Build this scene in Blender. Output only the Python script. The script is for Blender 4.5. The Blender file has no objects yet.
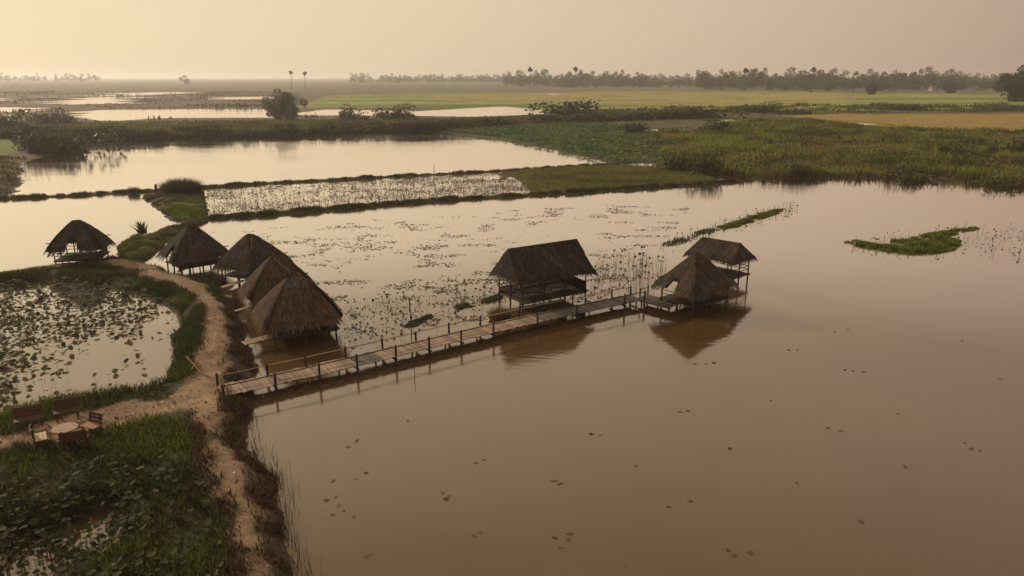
import bpy, math, random
import numpy as np
from mathutils import Vector, Matrix

random.seed(11)
RS = np.random.RandomState(11)
scene = bpy.context.scene
COL = scene.collection
R = math.radians

# ------------------------------------------------------------------ camera
CAM_H, FOC, HZ = 16.0, 730.0, 77.0
PITCH = math.atan((288 - HZ) / FOC)
cam_data = bpy.data.cameras.new('camera')
cam_data.sensor_width = 36.0
cam_data.lens = 36.0 * FOC / 1024.0
cam_data.clip_end = 30000
cam_data.clip_start = 0.1
cam = bpy.data.objects.new('camera', cam_data)
COL.objects.link(cam)
cam.location = (0, 0, CAM_H)
cam.rotation_euler = (math.pi / 2 - PITCH, 0, 0)
scene.camera = cam

# ------------------------------------------------------------------ sky, sun, exposure
SUN_AZ = R(-57)          # measured from +Y, negative = to the left
SUN_EL = R(24)
world = bpy.data.worlds.new('World')
scene.world = world
world.use_nodes = True
wn = world.node_tree
wn.nodes.clear()
w_out = wn.nodes.new('ShaderNodeOutputWorld')
w_bg = wn.nodes.new('ShaderNodeBackground')
w_sky = wn.nodes.new('ShaderNodeTexSky')
w_sky.sky_type = 'NISHITA'
w_sky.sun_disc = False
w_sky.sun_elevation = SUN_EL
w_sky.sun_rotation = SUN_AZ
w_sky.air_density = 2.0
w_sky.dust_density = 1.0
w_sky.ozone_density = 0.0
w_sky.altitude = 0
w_tint = wn.nodes.new('ShaderNodeMix')
w_tint.data_type = 'RGBA'
w_tint.blend_type = 'MULTIPLY'
w_tint.inputs['Factor'].default_value = 1.0
w_tint.inputs[7].default_value = (0.10, 0.10, 0.08, 1)
wn.links.new(w_sky.outputs[0], w_tint.inputs[6])
# dusty air: an even veil plus the broad glow it scatters round the sun (falls off with the angle from the sun)
w_tc = wn.nodes.new('ShaderNodeTexCoord')
w_dot = wn.nodes.new('ShaderNodeVectorMath'); w_dot.operation = 'DOT_PRODUCT'
w_dot.inputs[1].default_value = (math.sin(SUN_AZ) * math.cos(SUN_EL), math.cos(SUN_AZ) * math.cos(SUN_EL), math.sin(SUN_EL))
wn.links.new(w_tc.outputs['Generated'], w_dot.inputs[0])
w_veil = wn.nodes.new('ShaderNodeMix'); w_veil.data_type = 'RGBA'; w_veil.clamp_factor = True
VEIL = (4.1, 2.9, 2.38); GLOW = (3.85, 3.9, 2.3)
w_veil.inputs[6].default_value = (*VEIL, 1)
w_veil.inputs[7].default_value = (*[a + b for a, b in zip(VEIL, GLOW)], 1)
w_pos = wn.nodes.new('ShaderNodeMath'); w_pos.operation = 'MAXIMUM'; w_pos.inputs[1].default_value = 0.0
w_pow = wn.nodes.new('ShaderNodeMath'); w_pow.operation = 'POWER'; w_pow.inputs[1].default_value = 0.8
wn.links.new(w_dot.outputs['Value'], w_pos.inputs[0]); wn.links.new(w_pos.outputs[0], w_pow.inputs[0])
wn.links.new(w_pow.outputs[0], w_veil.inputs['Factor'])
w_add = wn.nodes.new('ShaderNodeMix')
w_add.data_type = 'RGBA'
w_add.blend_type = 'ADD'
w_add.inputs['Factor'].default_value = 1.0
wn.links.new(w_veil.outputs[2], w_add.inputs[7])
wn.links.new(w_tint.outputs[2], w_add.inputs[6])
wn.links.new(w_add.outputs[2], w_bg.inputs[0])
w_bg.inputs[1].default_value = 0.10
wn.links.new(w_bg.outputs[0], w_out.inputs[0])

sun_data = bpy.data.lights.new('sun', 'SUN')
sun_data.energy = 3.1
sun_data.angle = R(1.0)
sun_data.color = (1.0, 0.80, 0.57)
sun = bpy.data.objects.new('sun', sun_data)
COL.objects.link(sun)
sd = Vector((math.sin(SUN_AZ) * math.cos(SUN_EL), math.cos(SUN_AZ) * math.cos(SUN_EL), math.sin(SUN_EL)))
sun.rotation_euler = sd.to_track_quat('Z', 'Y').to_euler()
sun.location = sd * 400

vs = scene.view_settings
vs.view_transform = 'Standard'
vs.look = 'None'
vs.exposure = 0.0
vs.gamma = 1.0
vs.use_curve_mapping = False
scene.render.engine = 'CYCLES'
scene.cycles.use_denoising = True
scene.cycles.max_bounces = 6
scene.cycles.volume_bounces = 3
scene.cycles.transparent_max_bounces = 6

# ------------------------------------------------------------------ pixel to ground
def G(px, py, z=0.0):
    x = (px - 512) / FOC
    y = -(py - 288) / FOC
    dy = math.cos(PITCH) + y * math.sin(PITCH)
    dz = -math.sin(PITCH) + y * math.cos(PITCH)
    t = (z - CAM_H) / dz
    return (x * t, dy * t)

def GL(pts, z=0.0):
    return np.array([G(a, b, z) for a, b in pts])

# ------------------------------------------------------------------ numpy noise and distance helpers
TAB = np.random.RandomState(5).rand(256, 256)
def vn(x, y):
    xi = np.floor(x).astype(np.int64); yi = np.floor(y).astype(np.int64)
    fx = x - xi; fy = y - yi
    fx = fx * fx * (3 - 2 * fx); fy = fy * fy * (3 - 2 * fy)
    a = TAB[xi & 255, yi & 255]; b = TAB[(xi + 1) & 255, yi & 255]
    c = TAB[xi & 255, (yi + 1) & 255]; d = TAB[(xi + 1) & 255, (yi + 1) & 255]
    return (a * (1 - fx) + b * fx) * (1 - fy) + (c * (1 - fx) + d * fx) * fy
def fbm(x, y, o=3):
    s = 0; a = 0.5; t = 0
    for i in range(o):
        s = s + a * vn(x * 2 ** i + 17.3 * i, y * 2 ** i + 9.1 * i); t += a; a *= 0.5
    return s / t
def sdp(x, y, P):
    n = len(P); d2 = np.full(x.shape, 1e18); ins = np.zeros(x.shape, bool)
    for i in range(n):
        ax, ay = P[i]; bx, by = P[(i + 1) % n]
        ex, ey = bx - ax, by - ay
        t = np.clip(((x - ax) * ex + (y - ay) * ey) / (ex * ex + ey * ey + 1e-12), 0, 1)
        d2 = np.minimum(d2, (x - ax - t * ex) ** 2 + (y - ay - t * ey) ** 2)
        if by != ay:
            ins ^= ((ay > y) != (by > y)) & (x < (bx - ax) * (y - ay) / (by - ay) + ax)
    d = np.sqrt(d2)
    return np.where(ins, d, -d)
def stroke(x, y, P, W):
    best = np.full(x.shape, -1e9)
    for i in range(len(P) - 1):
        ax, ay = P[i]; bx, by = P[i + 1]
        ex, ey = bx - ax, by - ay
        t = np.clip(((x - ax) * ex + (y - ay) * ey) / (ex * ex + ey * ey + 1e-12), 0, 1)
        d = np.sqrt((x - ax - t * ex) ** 2 + (y - ay - t * ey) ** 2)
        best = np.maximum(best, W[i] * (1 - t) + W[i + 1] * t - d)
    return best
def sm(a, lo, hi):
    t = np.clip((a - lo) / (hi - lo), 0, 1)
    return t * t * (3 - 2 * t)

# ------------------------------------------------------------------ outlines of the land
LAND1 = GL([(-420, 296), (-60, 277), (0, 274), (40, 269), (75, 264), (110, 259), (122, 258), (140, 260), (156, 266), (172, 273),
            (196, 279), (216, 287), (228, 294), (236, 302), (240, 314), (244, 328), (246, 342), (252, 354), (256, 368),
            (252, 378), (248, 392), (254, 404), (250, 414), (247, 430), (246, 450), (258, 461), (278, 478), (276, 504),
            (281, 534), (292, 576), (300, 640), (300, 800), (-900, 800), (-900, 330)])
POND1 = GL([(-500, 320), (-80, 292), (0, 287), (30, 284), (57, 282), (100, 286), (140, 294), (160, 300), (176, 312), (179, 322), (173, 340),
            (175, 362), (165, 384), (135, 391), (100, 398), (78, 401), (50, 405), (20, 411), (0, 417), (-80, 440), (-500, 500)])
POND0 = GL([(-500, 560), (-60, 528), (0, 536), (25, 540), (60, 530), (96, 523), (112, 530), (98, 546), (62, 566), (40, 600), (-500, 690)])
ISLET = GL([(57, 281), (75, 284), (95, 288), (100, 298), (92, 306), (78, 300), (64, 290)])
DIKEA = GL([(205, 219), (260, 215.5), (330, 210), (400, 204), (470, 199), (540, 195), (600, 191), (660, 187), (720, 183), (745, 180)])
SPUR = GL([(120, 258), (117, 247), (132, 239), (150, 236), (168, 230), (186, 224), (206, 218), (208, 222), (190, 228), (176, 236), (164, 246), (150, 258), (138, 262)])
TRI = GL([(142, 196), (150, 192.5), (176, 192), (204, 190), (208, 217), (186, 222), (174, 221), (157, 208), (148, 202)])
DIKEB = GL([(-60, 203), (0, 199), (70, 196), (120, 193.2), (150, 191.3), (200, 188), (260, 184), (330, 180.5), (400, 176.5), (460, 173.5), (520, 170), (560, 167.5), (618, 164.5)])
LAND2 = GL([(-500, 240), (-60, 205), (0, 197), (13, 194), (18, 187), (24, 174), (20, 164), (45, 156), (70, 152), (84, 147), (88, 139), (60, 132), (-500, 132)])
LAND3 = np.vstack([GL([(-900, 150), (-300, 143), (60, 140), (88, 140.5), (150, 140), (256, 137.5), (340, 134.2), (435, 133), (450, 134), (500, 140), (560, 151.5), (600, 160.5), (617, 164.6),
            (640, 167), (700, 172), (735, 179), (760, 179.5), (800, 178.5), (850, 178.5), (885, 179.5), (905, 177.5), (935, 177.5), (960, 180.5),
            (990, 183.5), (1024, 187), (1120, 197), (1700, 230)]), np.array([[12000, 200], [12000, 12000], [-12000, 12000], [-12000, 400]])])
STRIPW = GL([(207, 219), (260, 215.5), (330, 210), (400, 204), (470, 199), (590, 191.5), (575, 167.5), (460, 173.5), (400, 176.5), (330, 180.5), (260, 184), (206, 188)])
CROP = GL([(535, 195), (600, 190.5), (660, 186.5), (722, 182), (700, 172), (660, 167), (617, 165), (560, 168), (505, 171.5)])
LOTUSF = GL([(440, 132), (470, 127), (560, 124), (640, 127), (668, 134), (684, 150), (664, 163), (617, 164), (560, 151), (500, 139)])
WETS = [GL(p) for p in (
    [(62, 117), (75, 110.5), (120, 109.5), (200, 108.5), (272, 109), (285, 113), (280, 117.5), (180, 118.5), (150, 119), (112, 121)],
    [(-300, 98), (0, 98), (24, 98), (26, 101), (0, 102.6), (-300, 104)],
    [(32, 101.5), (75, 98.2), (140, 99), (136, 102), (100, 104), (58, 105.5)],
    [(300, 113), (330, 109.5), (420, 110.5), (500, 106.5), (546, 109.5), (548, 114), (470, 117), (300, 115)],
    [(206, 96.8), (280, 96.5), (282, 99.5), (206, 99.8)],
    [(110, 94.5), (150, 92.2), (208, 91.8), (208, 93.5), (150, 95)],
    [(-200, 108), (-20, 106), (60, 107.5), (50, 111), (-200, 116)],
    [(515, 94.6), (545, 93.2), (585, 93.6), (560, 95.4)],
    [(636, 133.2), (655, 129.5), (690, 128.6), (700, 130.8), (668, 133.6)],
    [(696, 121.2), (735, 119), (738, 121.4)],
    [(815, 122.5), (850, 121.5), (900, 125), (850, 126)],
    [(640, 138.5), (655, 137), (656, 140), (644, 141)],
    [(618, 165.8), (640, 163.5), (670, 165), (668, 169), (640, 168.2)])]
F_GREEN = GL([(296, 108), (330, 96), (420, 92.5), (700, 92), (850, 93), (1100, 96), (1100, 111), (700, 111), (550, 110), (430, 108)])
F_GOLD = GL([(775, 116.5), (830, 114.6), (1300, 114), (1300, 131), (1024, 131.5), (950, 132), (880, 127.5), (815, 119.5)])
F_YEL = GL([(420, 95.5), (600, 91.5), (830, 92), (870, 98), (820, 103), (600, 102.5), (450, 102)])
LAWN = GL([(-500, 158), (0, 157.5), (14, 156), (29, 150), (27, 143), (0, 141), (-500, 141)])
Zp = 0.45
PATH1 = GL([(-420, 290), (-60, 273), (0, 271), (40, 267), (80, 263), (118, 262), (140, 266), (165, 275), (188, 285), (206, 297), (215, 312), (216, 335), (212, 358), (205, 378), (198, 396)], Zp)
PW1 = [0.7, 0.7, 0.7, 0.7, 0.8, 1.0, 1.1, 1.1, 0.85, 0.85, 0.85, 0.85, 0.85, 0.9, 1.3]
PATH2 = GL([(198, 396), (170, 404), (130, 412), (95, 421), (60, 430), (20, 439), (-40, 452), (-200, 490)], Zp)
PW2 = [1.3, 1.1, 1.05, 1.05, 1.5, 0.9, 0.8, 0.8]
PATH3 = GL([(196, 398), (206, 412), (213, 432), (221, 455), (233, 480), (243, 512), (250, 545), (257, 578), (268, 640)], Zp)
PW3 = [1.1, 0.7, 0.42, 0.5, 0.5, 0.34, 0.28, 0.28, 0.28]
EASTLINE = GL([(236, 300), (236, 345), (226, 385), (228, 420), (236, 455), (256, 490), (268, 530), (276, 580), (285, 640)], 0.3)

def land(x, y):
    """height and ground-cover weights at plan points"""
    x = np.asarray(x, float); y = np.asarray(y, float)
    far = np.clip(np.hypot(x, y) / 100, 0.35, 8)
    n1 = fbm(x / 2.2, y / 2.2) - 0.5
    n2 = fbm(x / (6 * far) + 50, y / (6 * far) + 31) - 0.5
    k = {}
    h = np.full(x.shape, -0.6)
    m1 = (y < 75) & (x < 5)
    a = np.full(x.shape, -9.0)
    a[m1] = sdp(x[m1], y[m1], LAND1); k['l1'] = a
    h1 = 0.55 * np.clip((a + n1 * 0.9) / 1.5, -1, 1) + 0.05 * n1
    for nm, P in (('p1', POND1), ('p0', POND0)):
        b = np.full(x.shape, -9.0)
        b[m1] = sdp(x[m1], y[m1], P); k[nm] = b
        amp = 0.9 if nm == 'p1' else 2.4
        h1 = np.minimum(h1, 0.5 * np.clip(-(b + n1 * amp) / 1.3, -1, 1) + 0.06 * n1)
    b = np.full(x.shape, -9.0); b[m1] = sdp(x[m1], y[m1], ISLET); k['islet'] = b
    h1 = np.maximum(h1, 0.06 * np.clip((b + n1 * 2.5) / 0.8, -1, 1))
    h = np.maximum(h, h1)
    mm = (y < 140) & (y > 55)
    def part(fn, *arg):
        q = np.full(x.shape, -30.0); q[mm] = fn(x[mm], y[mm], *arg); return q
    k['a'] = part(stroke, DIKEA, [0.75] * len(DIKEA))
    k['b'] = part(stroke, DIKEB, [0.6] * len(DIKEB))
    k['spur'] = part(sdp, SPUR); k['tri'] = part(sdp, TRI); k['crop'] = part(sdp, CROP)
    h = np.maximum(h, 0.42 * np.clip((k['a'] + n1 * 0.5) / 0.8, -1, 1))
    h = np.maximum(h, 0.36 * np.clip((k['b'] + n1 * 0.5) / 0.8, -1, 1))
    h = np.maximum(h, 0.40 * np.clip((k['spur'] + n1 * 1.3) / 1.2, -1, 1))
    h = np.maximum(h, 0.32 * np.clip((k['tri'] + n1 * 1.5) / 2.0, -1, 1))
    h = np.maximum(h, 0.05 * np.clip((k['crop'] + n1 * 7 + n2 * 12 - 1.2) / 1.0, -1, 1))
    l2 = sdp(x, y, LAND2); l3 = sdp(x, y, LAND3)
    k['l2'] = l2; k['l3'] = l3
    h = np.maximum(h, 0.40 * np.clip((l2 + n1 * 2.5 + n2 * 2) / 2.5, -1, 1))
    h3 = 0.40 * np.clip((l3 + n1 * 1.5 + n2 * 2) / 2.2, -1, 1)
    wet = np.full(x.shape, -999.0)
    ml = y > 120
    for P in WETS:
        w_ = np.full(x.shape, -999.0); w_[ml] = sdp(x[ml], y[ml], P); wet = np.maximum(wet, w_)
    dd = np.hypot(x, y)
    lw = sm(dd, 262, 300) * (1 - sm(dd, 900, 1100)) * sm(-x / dd, .26, .44)
    streak = fbm(x / 75 + 5, y / 17 + 2, 3)
    wet = np.maximum(wet, np.where(lw > .01, (streak - .60 - .3 * (1 - lw)) * 60, -999))
    k['wet'] = wet
    h3 = np.minimum(h3, -0.3 * np.clip((wet + n2 * far * 3 + n1 * far) / 3, -1, 1))
    h = np.maximum(h, h3)
    k['lotf'] = np.full(x.shape, -99.0); k['lotf'][ml] = sdp(x[ml], y[ml], LOTUSF)
    for nm, P in (('fg', F_GREEN), ('fo', F_GOLD), ('fy', F_YEL), ('lawn', LAWN)):
        q = np.full(x.shape, -99.0); q[ml] = sdp(x[ml], y[ml], P); k[nm] = q
    q = np.full(x.shape, -9.0); q2 = q.copy(); q3 = q.copy()
    q[m1] = stroke(x[m1], y[m1], PATH1, PW1)
    q[m1] = np.maximum(q[m1], stroke(x[m1], y[m1], PATH2, PW2))
    q[m1] = np.maximum(q[m1], stroke(x[m1], y[m1], PATH3, PW3))
    k['path'] = q
    q2[m1] = stroke(x[m1], y[m1], EASTLINE, [1.6, 1.7, 1.8, 1.7, 1.6, 1.5, 1.3, 1.2, 1.2])
    k['east'] = q2
    k['n1'] = n1; k['n2'] = n2; k['far'] = far
    n3 = fbm(x / 0.55 + 5, y / 0.55, 2) - 0.5
    k['dirt'] = sm(q + n1 * 1.3 + n3 * 0.7, -0.3, 0.35)
    k['n3'] = n3
    k['dry'] = sm(q2 + n1 * 1.2, -0.3, 0.4) * (1 - k['dirt'])
    return h, k

def ground_colour(x, y, h, k):
    n1, n2 = k['n1'], k['n2']
    def c(*v): return np.array(v)[None, :]
    grass = c(0.03, 0.036, 0.013); col = np.repeat(c(0.075, 0.055, 0.035), len(x), 0)
    def mix(w, cc):
        nonlocal col
        w = w[:, None]; col = col * (1 - w) + cc * w
    mix(sm(k['l1'], -0.3, 0.3), grass)
    mix(k['dry'], c(0.05, 0.033, 0.022))
    mix(sm(k['p0'] + n1 * 3, -4.0, 0.5) * (1 - k['dirt']), c(0.05, 0.045, 0.025))
    mix(k['dirt'], c(0.25, 0.17, 0.108))
    mix(k['dirt'] * sm(n1, 0.0, 0.25) * 0.55, c(0.17, 0.115, 0.075))
    mix(k['dirt'] * sm(-k['n3'], 0.05, 0.3) * 0.35 * (1 - sm(k['path'], .2, .8)), c(0.15, 0.10, 0.066))
    mix(k['dirt'] * sm(fbm(x / 2.4 + 90, y / 2.4), .52, .68) * .6, c(0.165, 0.112, 0.075))
    mix(k['dirt'] * sm(k['n3'], 0.15, 0.35) * 0.25, c(0.34, 0.24, 0.16))
    mix(sm(k['l2'], -1, 1), c(0.14, 0.10, 0.065))
    mix(sm(k['spur'], -0.4, 0.4), c(0.06, 0.075, 0.02))
    mix(sm(k['tri'], -0.4, 0.4), c(0.09, 0.075, 0.045))
    # beyond the dikes
    l3 = sm(k['l3'], -1, 1)
    mix(l3, c(0.095, 0.085, 0.04))
    mix(l3 * sm(n2, -0.15, 0.2) * 0.7, c(0.075, 0.085, 0.028))
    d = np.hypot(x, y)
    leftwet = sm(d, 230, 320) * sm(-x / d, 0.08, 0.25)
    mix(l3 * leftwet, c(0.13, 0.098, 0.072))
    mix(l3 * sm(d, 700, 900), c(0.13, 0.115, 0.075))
    mix(sm(k['fg'] + n2 * 10, -3, 6), c(0.235, 0.27, 0.07))
    mix(sm(k['fg'], -3, 6) * sm(vn(x / 300 + 3, y / 26), 0.45, 0.65) * 0.8, c(0.09, 0.10, 0.04))
    mix(sm(k['fy'] + n2 * 10, -3, 6) * (0.45 + 0.55 * vn(x / 200, y / 40)), c(0.31, 0.25, 0.08))
    rows = np.abs(((y + 0.12 * x + 14 * vn(x / 160, y / 90)) / 52) % 1.0 - .5)
    mix(sm(k['fg'], -3, 6) * (1 - sm(rows, .015, .045)) * .8, c(0.07, 0.075, 0.035))
    mix(sm(k['fo'] + n2 * 6, -2, 4), c(0.27, 0.195, 0.05))
    mix(sm(k['fo'], -2, 4) * sm(n2, 0.05, 0.25) * 0.5, c(0.17, 0.14, 0.045))
    mix(sm(k['lotf'], -2, 3), c(0.06, 0.085, 0.04))
    mix(sm(k['lawn'], -1, 2), c(0.12, 0.16, 0.03))
    mix(sm(k['crop'] , -1, 1), c(0.12, 0.115, 0.045))
    mix(sm(k['tri'] , -0.2, .5) * sm(x - G(172, 205)[0] + n1 * 3, -0.5, 2.5), c(0.085, 0.11, 0.012))
    # wet mud right at the water's edge
    mix((1 - sm(h, 0.0, 0.16)) * 0.75, c(0.05, 0.036, 0.024))
    return col * (0.8 + 0.8 * (fbm(x / 0.7, y / 0.7, 2)[:, None] - 0.25) * 0.6)

# ------------------------------------------------------------------ mesh helpers
def np_mesh(name, V, Fc, col=None, smooth=False):
    V = np.ascontiguousarray(V, np.float32).reshape(-1, 3)
    Fc = np.ascontiguousarray(Fc, np.int32)
    nf, nv = Fc.shape
    me = bpy.data.meshes.new(name)
    me.vertices.add(len(V)); me.vertices.foreach_set('co', V.ravel())
    me.loops.add(nf * nv); me.loops.foreach_set('vertex_index', Fc.ravel())
    me.polygons.add(nf)
    me.polygons.foreach_set('loop_start', np.arange(0, nf * nv, nv, dtype=np.int32))
    me.polygons.foreach_set('loop_total', np.full(nf, nv, np.int32))
    if smooth: me.polygons.foreach_set('use_smooth', np.ones(nf, bool))
    if col is not None:
        at = me.attributes.new('Col', 'FLOAT_COLOR', 'POINT')
        c4 = np.ones((len(V), 4), np.float32); c4[:, :3] = col
        at.data.foreach_set('color', c4.ravel())
    me.update()
    return me

def link(name, me, mat=None, parent=None):
    o = bpy.data.objects.new(name, me)
    COL.objects.link(o)
    if mat is not None and me is not None and len(me.materials) == 0: me.materials.append(mat)
    if parent is not None: o.parent = parent
    return o

def tag(o, label=None, cat=None, group=None, kind=None):
    if label: o['label'] = label
    if cat: o['category'] = cat
    if group: o['group'] = group
    if kind: o['kind'] = kind
    return o

def empty(name, loc, rz=0.0):
    o = bpy.data.objects.new(name, None)
    o.empty_display_size = 0.3
    COL.objects.link(o)
    o.location = loc; o.rotation_euler = (0, 0, rz)
    return o

class MB:
    def __init__(s): s.v = []; s.f = []
    def box(s, p0, p1):
        n = len(s.v)
        (x0, y0, z0), (x1, y1, z1) = p0, p1
        s.v += [(x0, y0, z0), (x1, y0, z0), (x1, y1, z0), (x0, y1, z0), (x0, y0, z1), (x1, y0, z1), (x1, y1, z1), (x0, y1, z1)]
        s.f += [tuple(n + i for i in q) for q in ((0, 3, 2, 1), (4, 5, 6, 7), (0, 1, 5, 4), (1, 2, 6, 5), (2, 3, 7, 6), (3, 0, 4, 7))]
        return s
    def pole(s, p0, p1, r0, r1=None, n=7, segs=1, wob=0.0):
        r1 = r0 if r1 is None else r1
        p0 = Vector(p0); p1 = Vector(p1); d = (p1 - p0)
        up = Vector((0, 0, 1)) if abs(d.normalized().z) < 0.9 else Vector((1, 0, 0))
        a = d.cross(up).normalized(); b = d.cross(a).normalized()
        base = len(s.v)
        for k in range(segs + 1):
            t = k / segs; c = p0 + d * t
            if 0 < k < segs: c = c + a * random.uniform(-wob, wob) + b * random.uniform(-wob, wob)
            r = r0 + (r1 - r0) * t
            for i in range(n):
                an = 2 * math.pi * i / n
                s.v.append(tuple(c + a * math.cos(an) * r + b * math.sin(an) * r))
        for k in range(segs):
            for i in range(n):
                j = (i + 1) % n
                s.f.append((base + k * n + i, base + k * n + j, base + (k + 1) * n + j, base + (k + 1) * n + i))
        s.f.append(tuple(base + i for i in range(n - 1, -1, -1)))
        s.f.append(tuple(base + segs * n + i for i in range(n)))
        return s
    def beam(s, p0, p1, w, h):
        p0 = Vector(p0); p1 = Vector(p1); d = (p1 - p0).normalized()
        up = Vector((0, 0, 1)) if abs(d.z) < 0.95 else Vector((0, 1, 0))
        a = d.cross(up).normalized() * w / 2; b = a.cross(d).normalized() * h / 2
        n = len(s.v)
        for c in (p0, p1):
            s.v += [tuple(c - a - b), tuple(c + a - b), tuple(c + a + b), tuple(c - a + b)]
        s.f += [tuple(n + i for i in q) for q in ((3, 2, 1, 0), (4, 5, 6, 7), (0, 1, 5, 4), (1, 2, 6, 5), (2, 3, 7, 6), (3, 0, 4, 7))]
        return s
    def mesh(s, name, mat=None):
        me = bpy.data.meshes.new(name); me.from_pydata(s.v, [], s.f)
        if mat: me.materials.append(mat)
        return me
    def build(s, name, mat, parent=None, bevel=0.0):
        o = link(name, s.mesh(name, mat), None, parent)
        if bevel:
            m = o.modifiers.new('bevel', 'BEVEL'); m.width = bevel; m.segments = 1
        return o

# ------------------------------------------------------------------ materials
def new_mat(name):
    m = bpy.data.materials.new(name); m.use_nodes = True
    nt = m.node_tree
    b = nt.nodes['Principled BSDF']
    return m, nt, b
def nd(nt, t, **kw):
    n = nt.nodes.new(t)
    for a, v in kw.items(): setattr(n, a, v)
    return n
def noise(nt, scale, detail=4, coord=None, rough=0.55):
    n = nd(nt, 'ShaderNodeTexNoise'); n.inputs['Scale'].default_value = scale
    n.inputs['Detail'].default_value = detail; n.inputs['Roughness'].default_value = rough
    if coord is not None: nt.links.new(coord, n.inputs['Vector'])
    return n
def mul(nt, a, b):
    m = nd(nt, 'ShaderNodeMix', data_type='RGBA', blend_type='MULTIPLY'); m.inputs['Factor'].default_value = 1
    nt.links.new(a, m.inputs[6]); nt.links.new(b, m.inputs[7]); return m.outputs[2]
def maprange(nt, v, a, b, c, d):
    m = nd(nt, 'ShaderNodeMapRange'); nt.links.new(v, m.inputs[0])
    for i, q in enumerate((a, b, c, d)): m.inputs[i + 1].default_value = q
    return m.outputs[0]

def leaf_mat(name, trans=0.3, rough=0.6):
    m, nt, b = new_mat(name)
    at = nd(nt, 'ShaderNodeAttribute', attribute_name='Col')
    nt.links.new(at.outputs['Color'], b.inputs['Base Color'])
    b.inputs['Roughness'].default_value = rough
    b.inputs['Specular IOR Level'].default_value = 0.12
    if trans > 0:
        t = nd(nt, 'ShaderNodeBsdfTranslucent'); nt.links.new(at.outputs['Color'], t.inputs['Color'])
        mx = nd(nt, 'ShaderNodeMixShader'); mx.inputs[0].default_value = trans
        nt.links.new(b.outputs[0], mx.inputs[1]); nt.links.new(t.outputs[0], mx.inputs[2])
        nt.links.new(mx.outputs[0], nt.nodes['Material Output'].inputs['Surface'])
    return m

def wood_mat(name, c0, c1, scale=3.0, stretch=(1, 12, 12), rough=0.75, bump=0.25, rnd=0.35):
    m, nt, b = new_mat(name)
    tc = nd(nt, 'ShaderNodeTexCoord')
    mp = nd(nt, 'ShaderNodeMapping'); mp.inputs['Scale'].default_value = stretch
    nt.links.new(tc.outputs['Object'], mp.inputs['Vector'])
    oi = nd(nt, 'ShaderNodeObjectInfo')
    ad = nd(nt, 'ShaderNodeVectorMath', operation='ADD'); nt.links.new(mp.outputs[0], ad.inputs[0])
    cb = nd(nt, 'ShaderNodeCombineXYZ'); mlt = nd(nt, 'ShaderNodeMath', operation='MULTIPLY'); mlt.inputs[1].default_value = 57
    nt.links.new(oi.outputs['Random'], mlt.inputs[0]); nt.links.new(mlt.outputs[0], cb.inputs[0]); nt.links.new(mlt.outputs[0], cb.inputs[1])
    nt.links.new(cb.outputs[0], ad.inputs[1])
    n = noise(nt, scale, 5, ad.outputs[0], 0.65)
    cr = nd(nt, 'ShaderNodeValToRGB')
    cr.color_ramp.elements[0].position = 0.3; cr.color_ramp.elements[1].position = 0.72
    cr.color_ramp.elements[0].color = (*c0, 1); cr.color_ramp.elements[1].color = (*c1, 1)
    nt.links.new(n.outputs[0], cr.inputs[0])
    v = maprange(nt, oi.outputs['Random'], 0, 1, 1 - rnd, 1 + rnd)
    nt.links.new(mul(nt, cr.outputs[0], v), b.inputs['Base Color'])
    b.inputs['Roughness'].default_value = rough
    b.inputs['Specular IOR Level'].default_value = 0.3
    bp = nd(nt, 'ShaderNodeBump'); bp.inputs['Strength'].default_value = bump; bp.inputs['Distance'].default_value = 0.01
    nt.links.new(n.outputs[0], bp.inputs['Height']); nt.links.new(bp.outputs[0], b.inputs['Normal'])
    return m

M_POST = wood_mat('dark_post_wood', (0.012, 0.009, 0.007), (0.036, 0.026, 0.019))
M_BAMB = wood_mat('weathered_bamboo', (0.16, 0.115, 0.08), (0.36, 0.26, 0.18), rnd=0.25)
M_PLANK = wood_mat('deck_planks', (0.15, 0.108, 0.08), (0.36, 0.26, 0.188), scale=2.2, rnd=0.28)
M_GREYPLANK = wood_mat('grey_planks', (0.07, 0.056, 0.048), (0.16, 0.13, 0.11), rnd=0.25)
M_FLOOR = wood_mat('dark_floor_slats', (0.03, 0.023, 0.018), (0.08, 0.06, 0.046))
M_TABLE = wood_mat('sunlit_table_wood', (0.20, 0.11, 0.07), (0.36, 0.22, 0.15), scale=2.0, rnd=0.1, rough=0.5)  # sunlight on the table top and right seat put into a lighter colour
M_RED = wood_mat('red_brown_wood', (0.055, 0.022, 0.015), (0.13, 0.055, 0.034), scale=2.0, rnd=0.15, rough=0.55)  # shade on the bench backs is darkened into this wood colour
M_PALEWOOD = wood_mat('pale_bare_wood', (0.42, 0.30, 0.17), (0.60, 0.46, 0.28), scale=2.0, rnd=0.1, rough=0.5)
M_TRUNK = wood_mat('bark', (0.05, 0.04, 0.03), (0.13, 0.10, 0.075))
M_THATCH = leaf_mat('thatch_straw', 0.0, 0.9)
M_ROOFBASE = wood_mat('thatch_underlayer', (0.02, 0.015, 0.012), (0.045, 0.032, 0.024), scale=6, stretch=(6, 6, 2), rough=0.95)
M_LEAF = leaf_mat('grass_blades', 0.45)
M_DRY = leaf_mat('dry_grass_blades', 0.15, 0.8)
M_LOTUS = leaf_mat('lotus_leaves', 0.3, 0.75)
M_TREE = leaf_mat('tree_leaves', 0.2)

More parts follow.
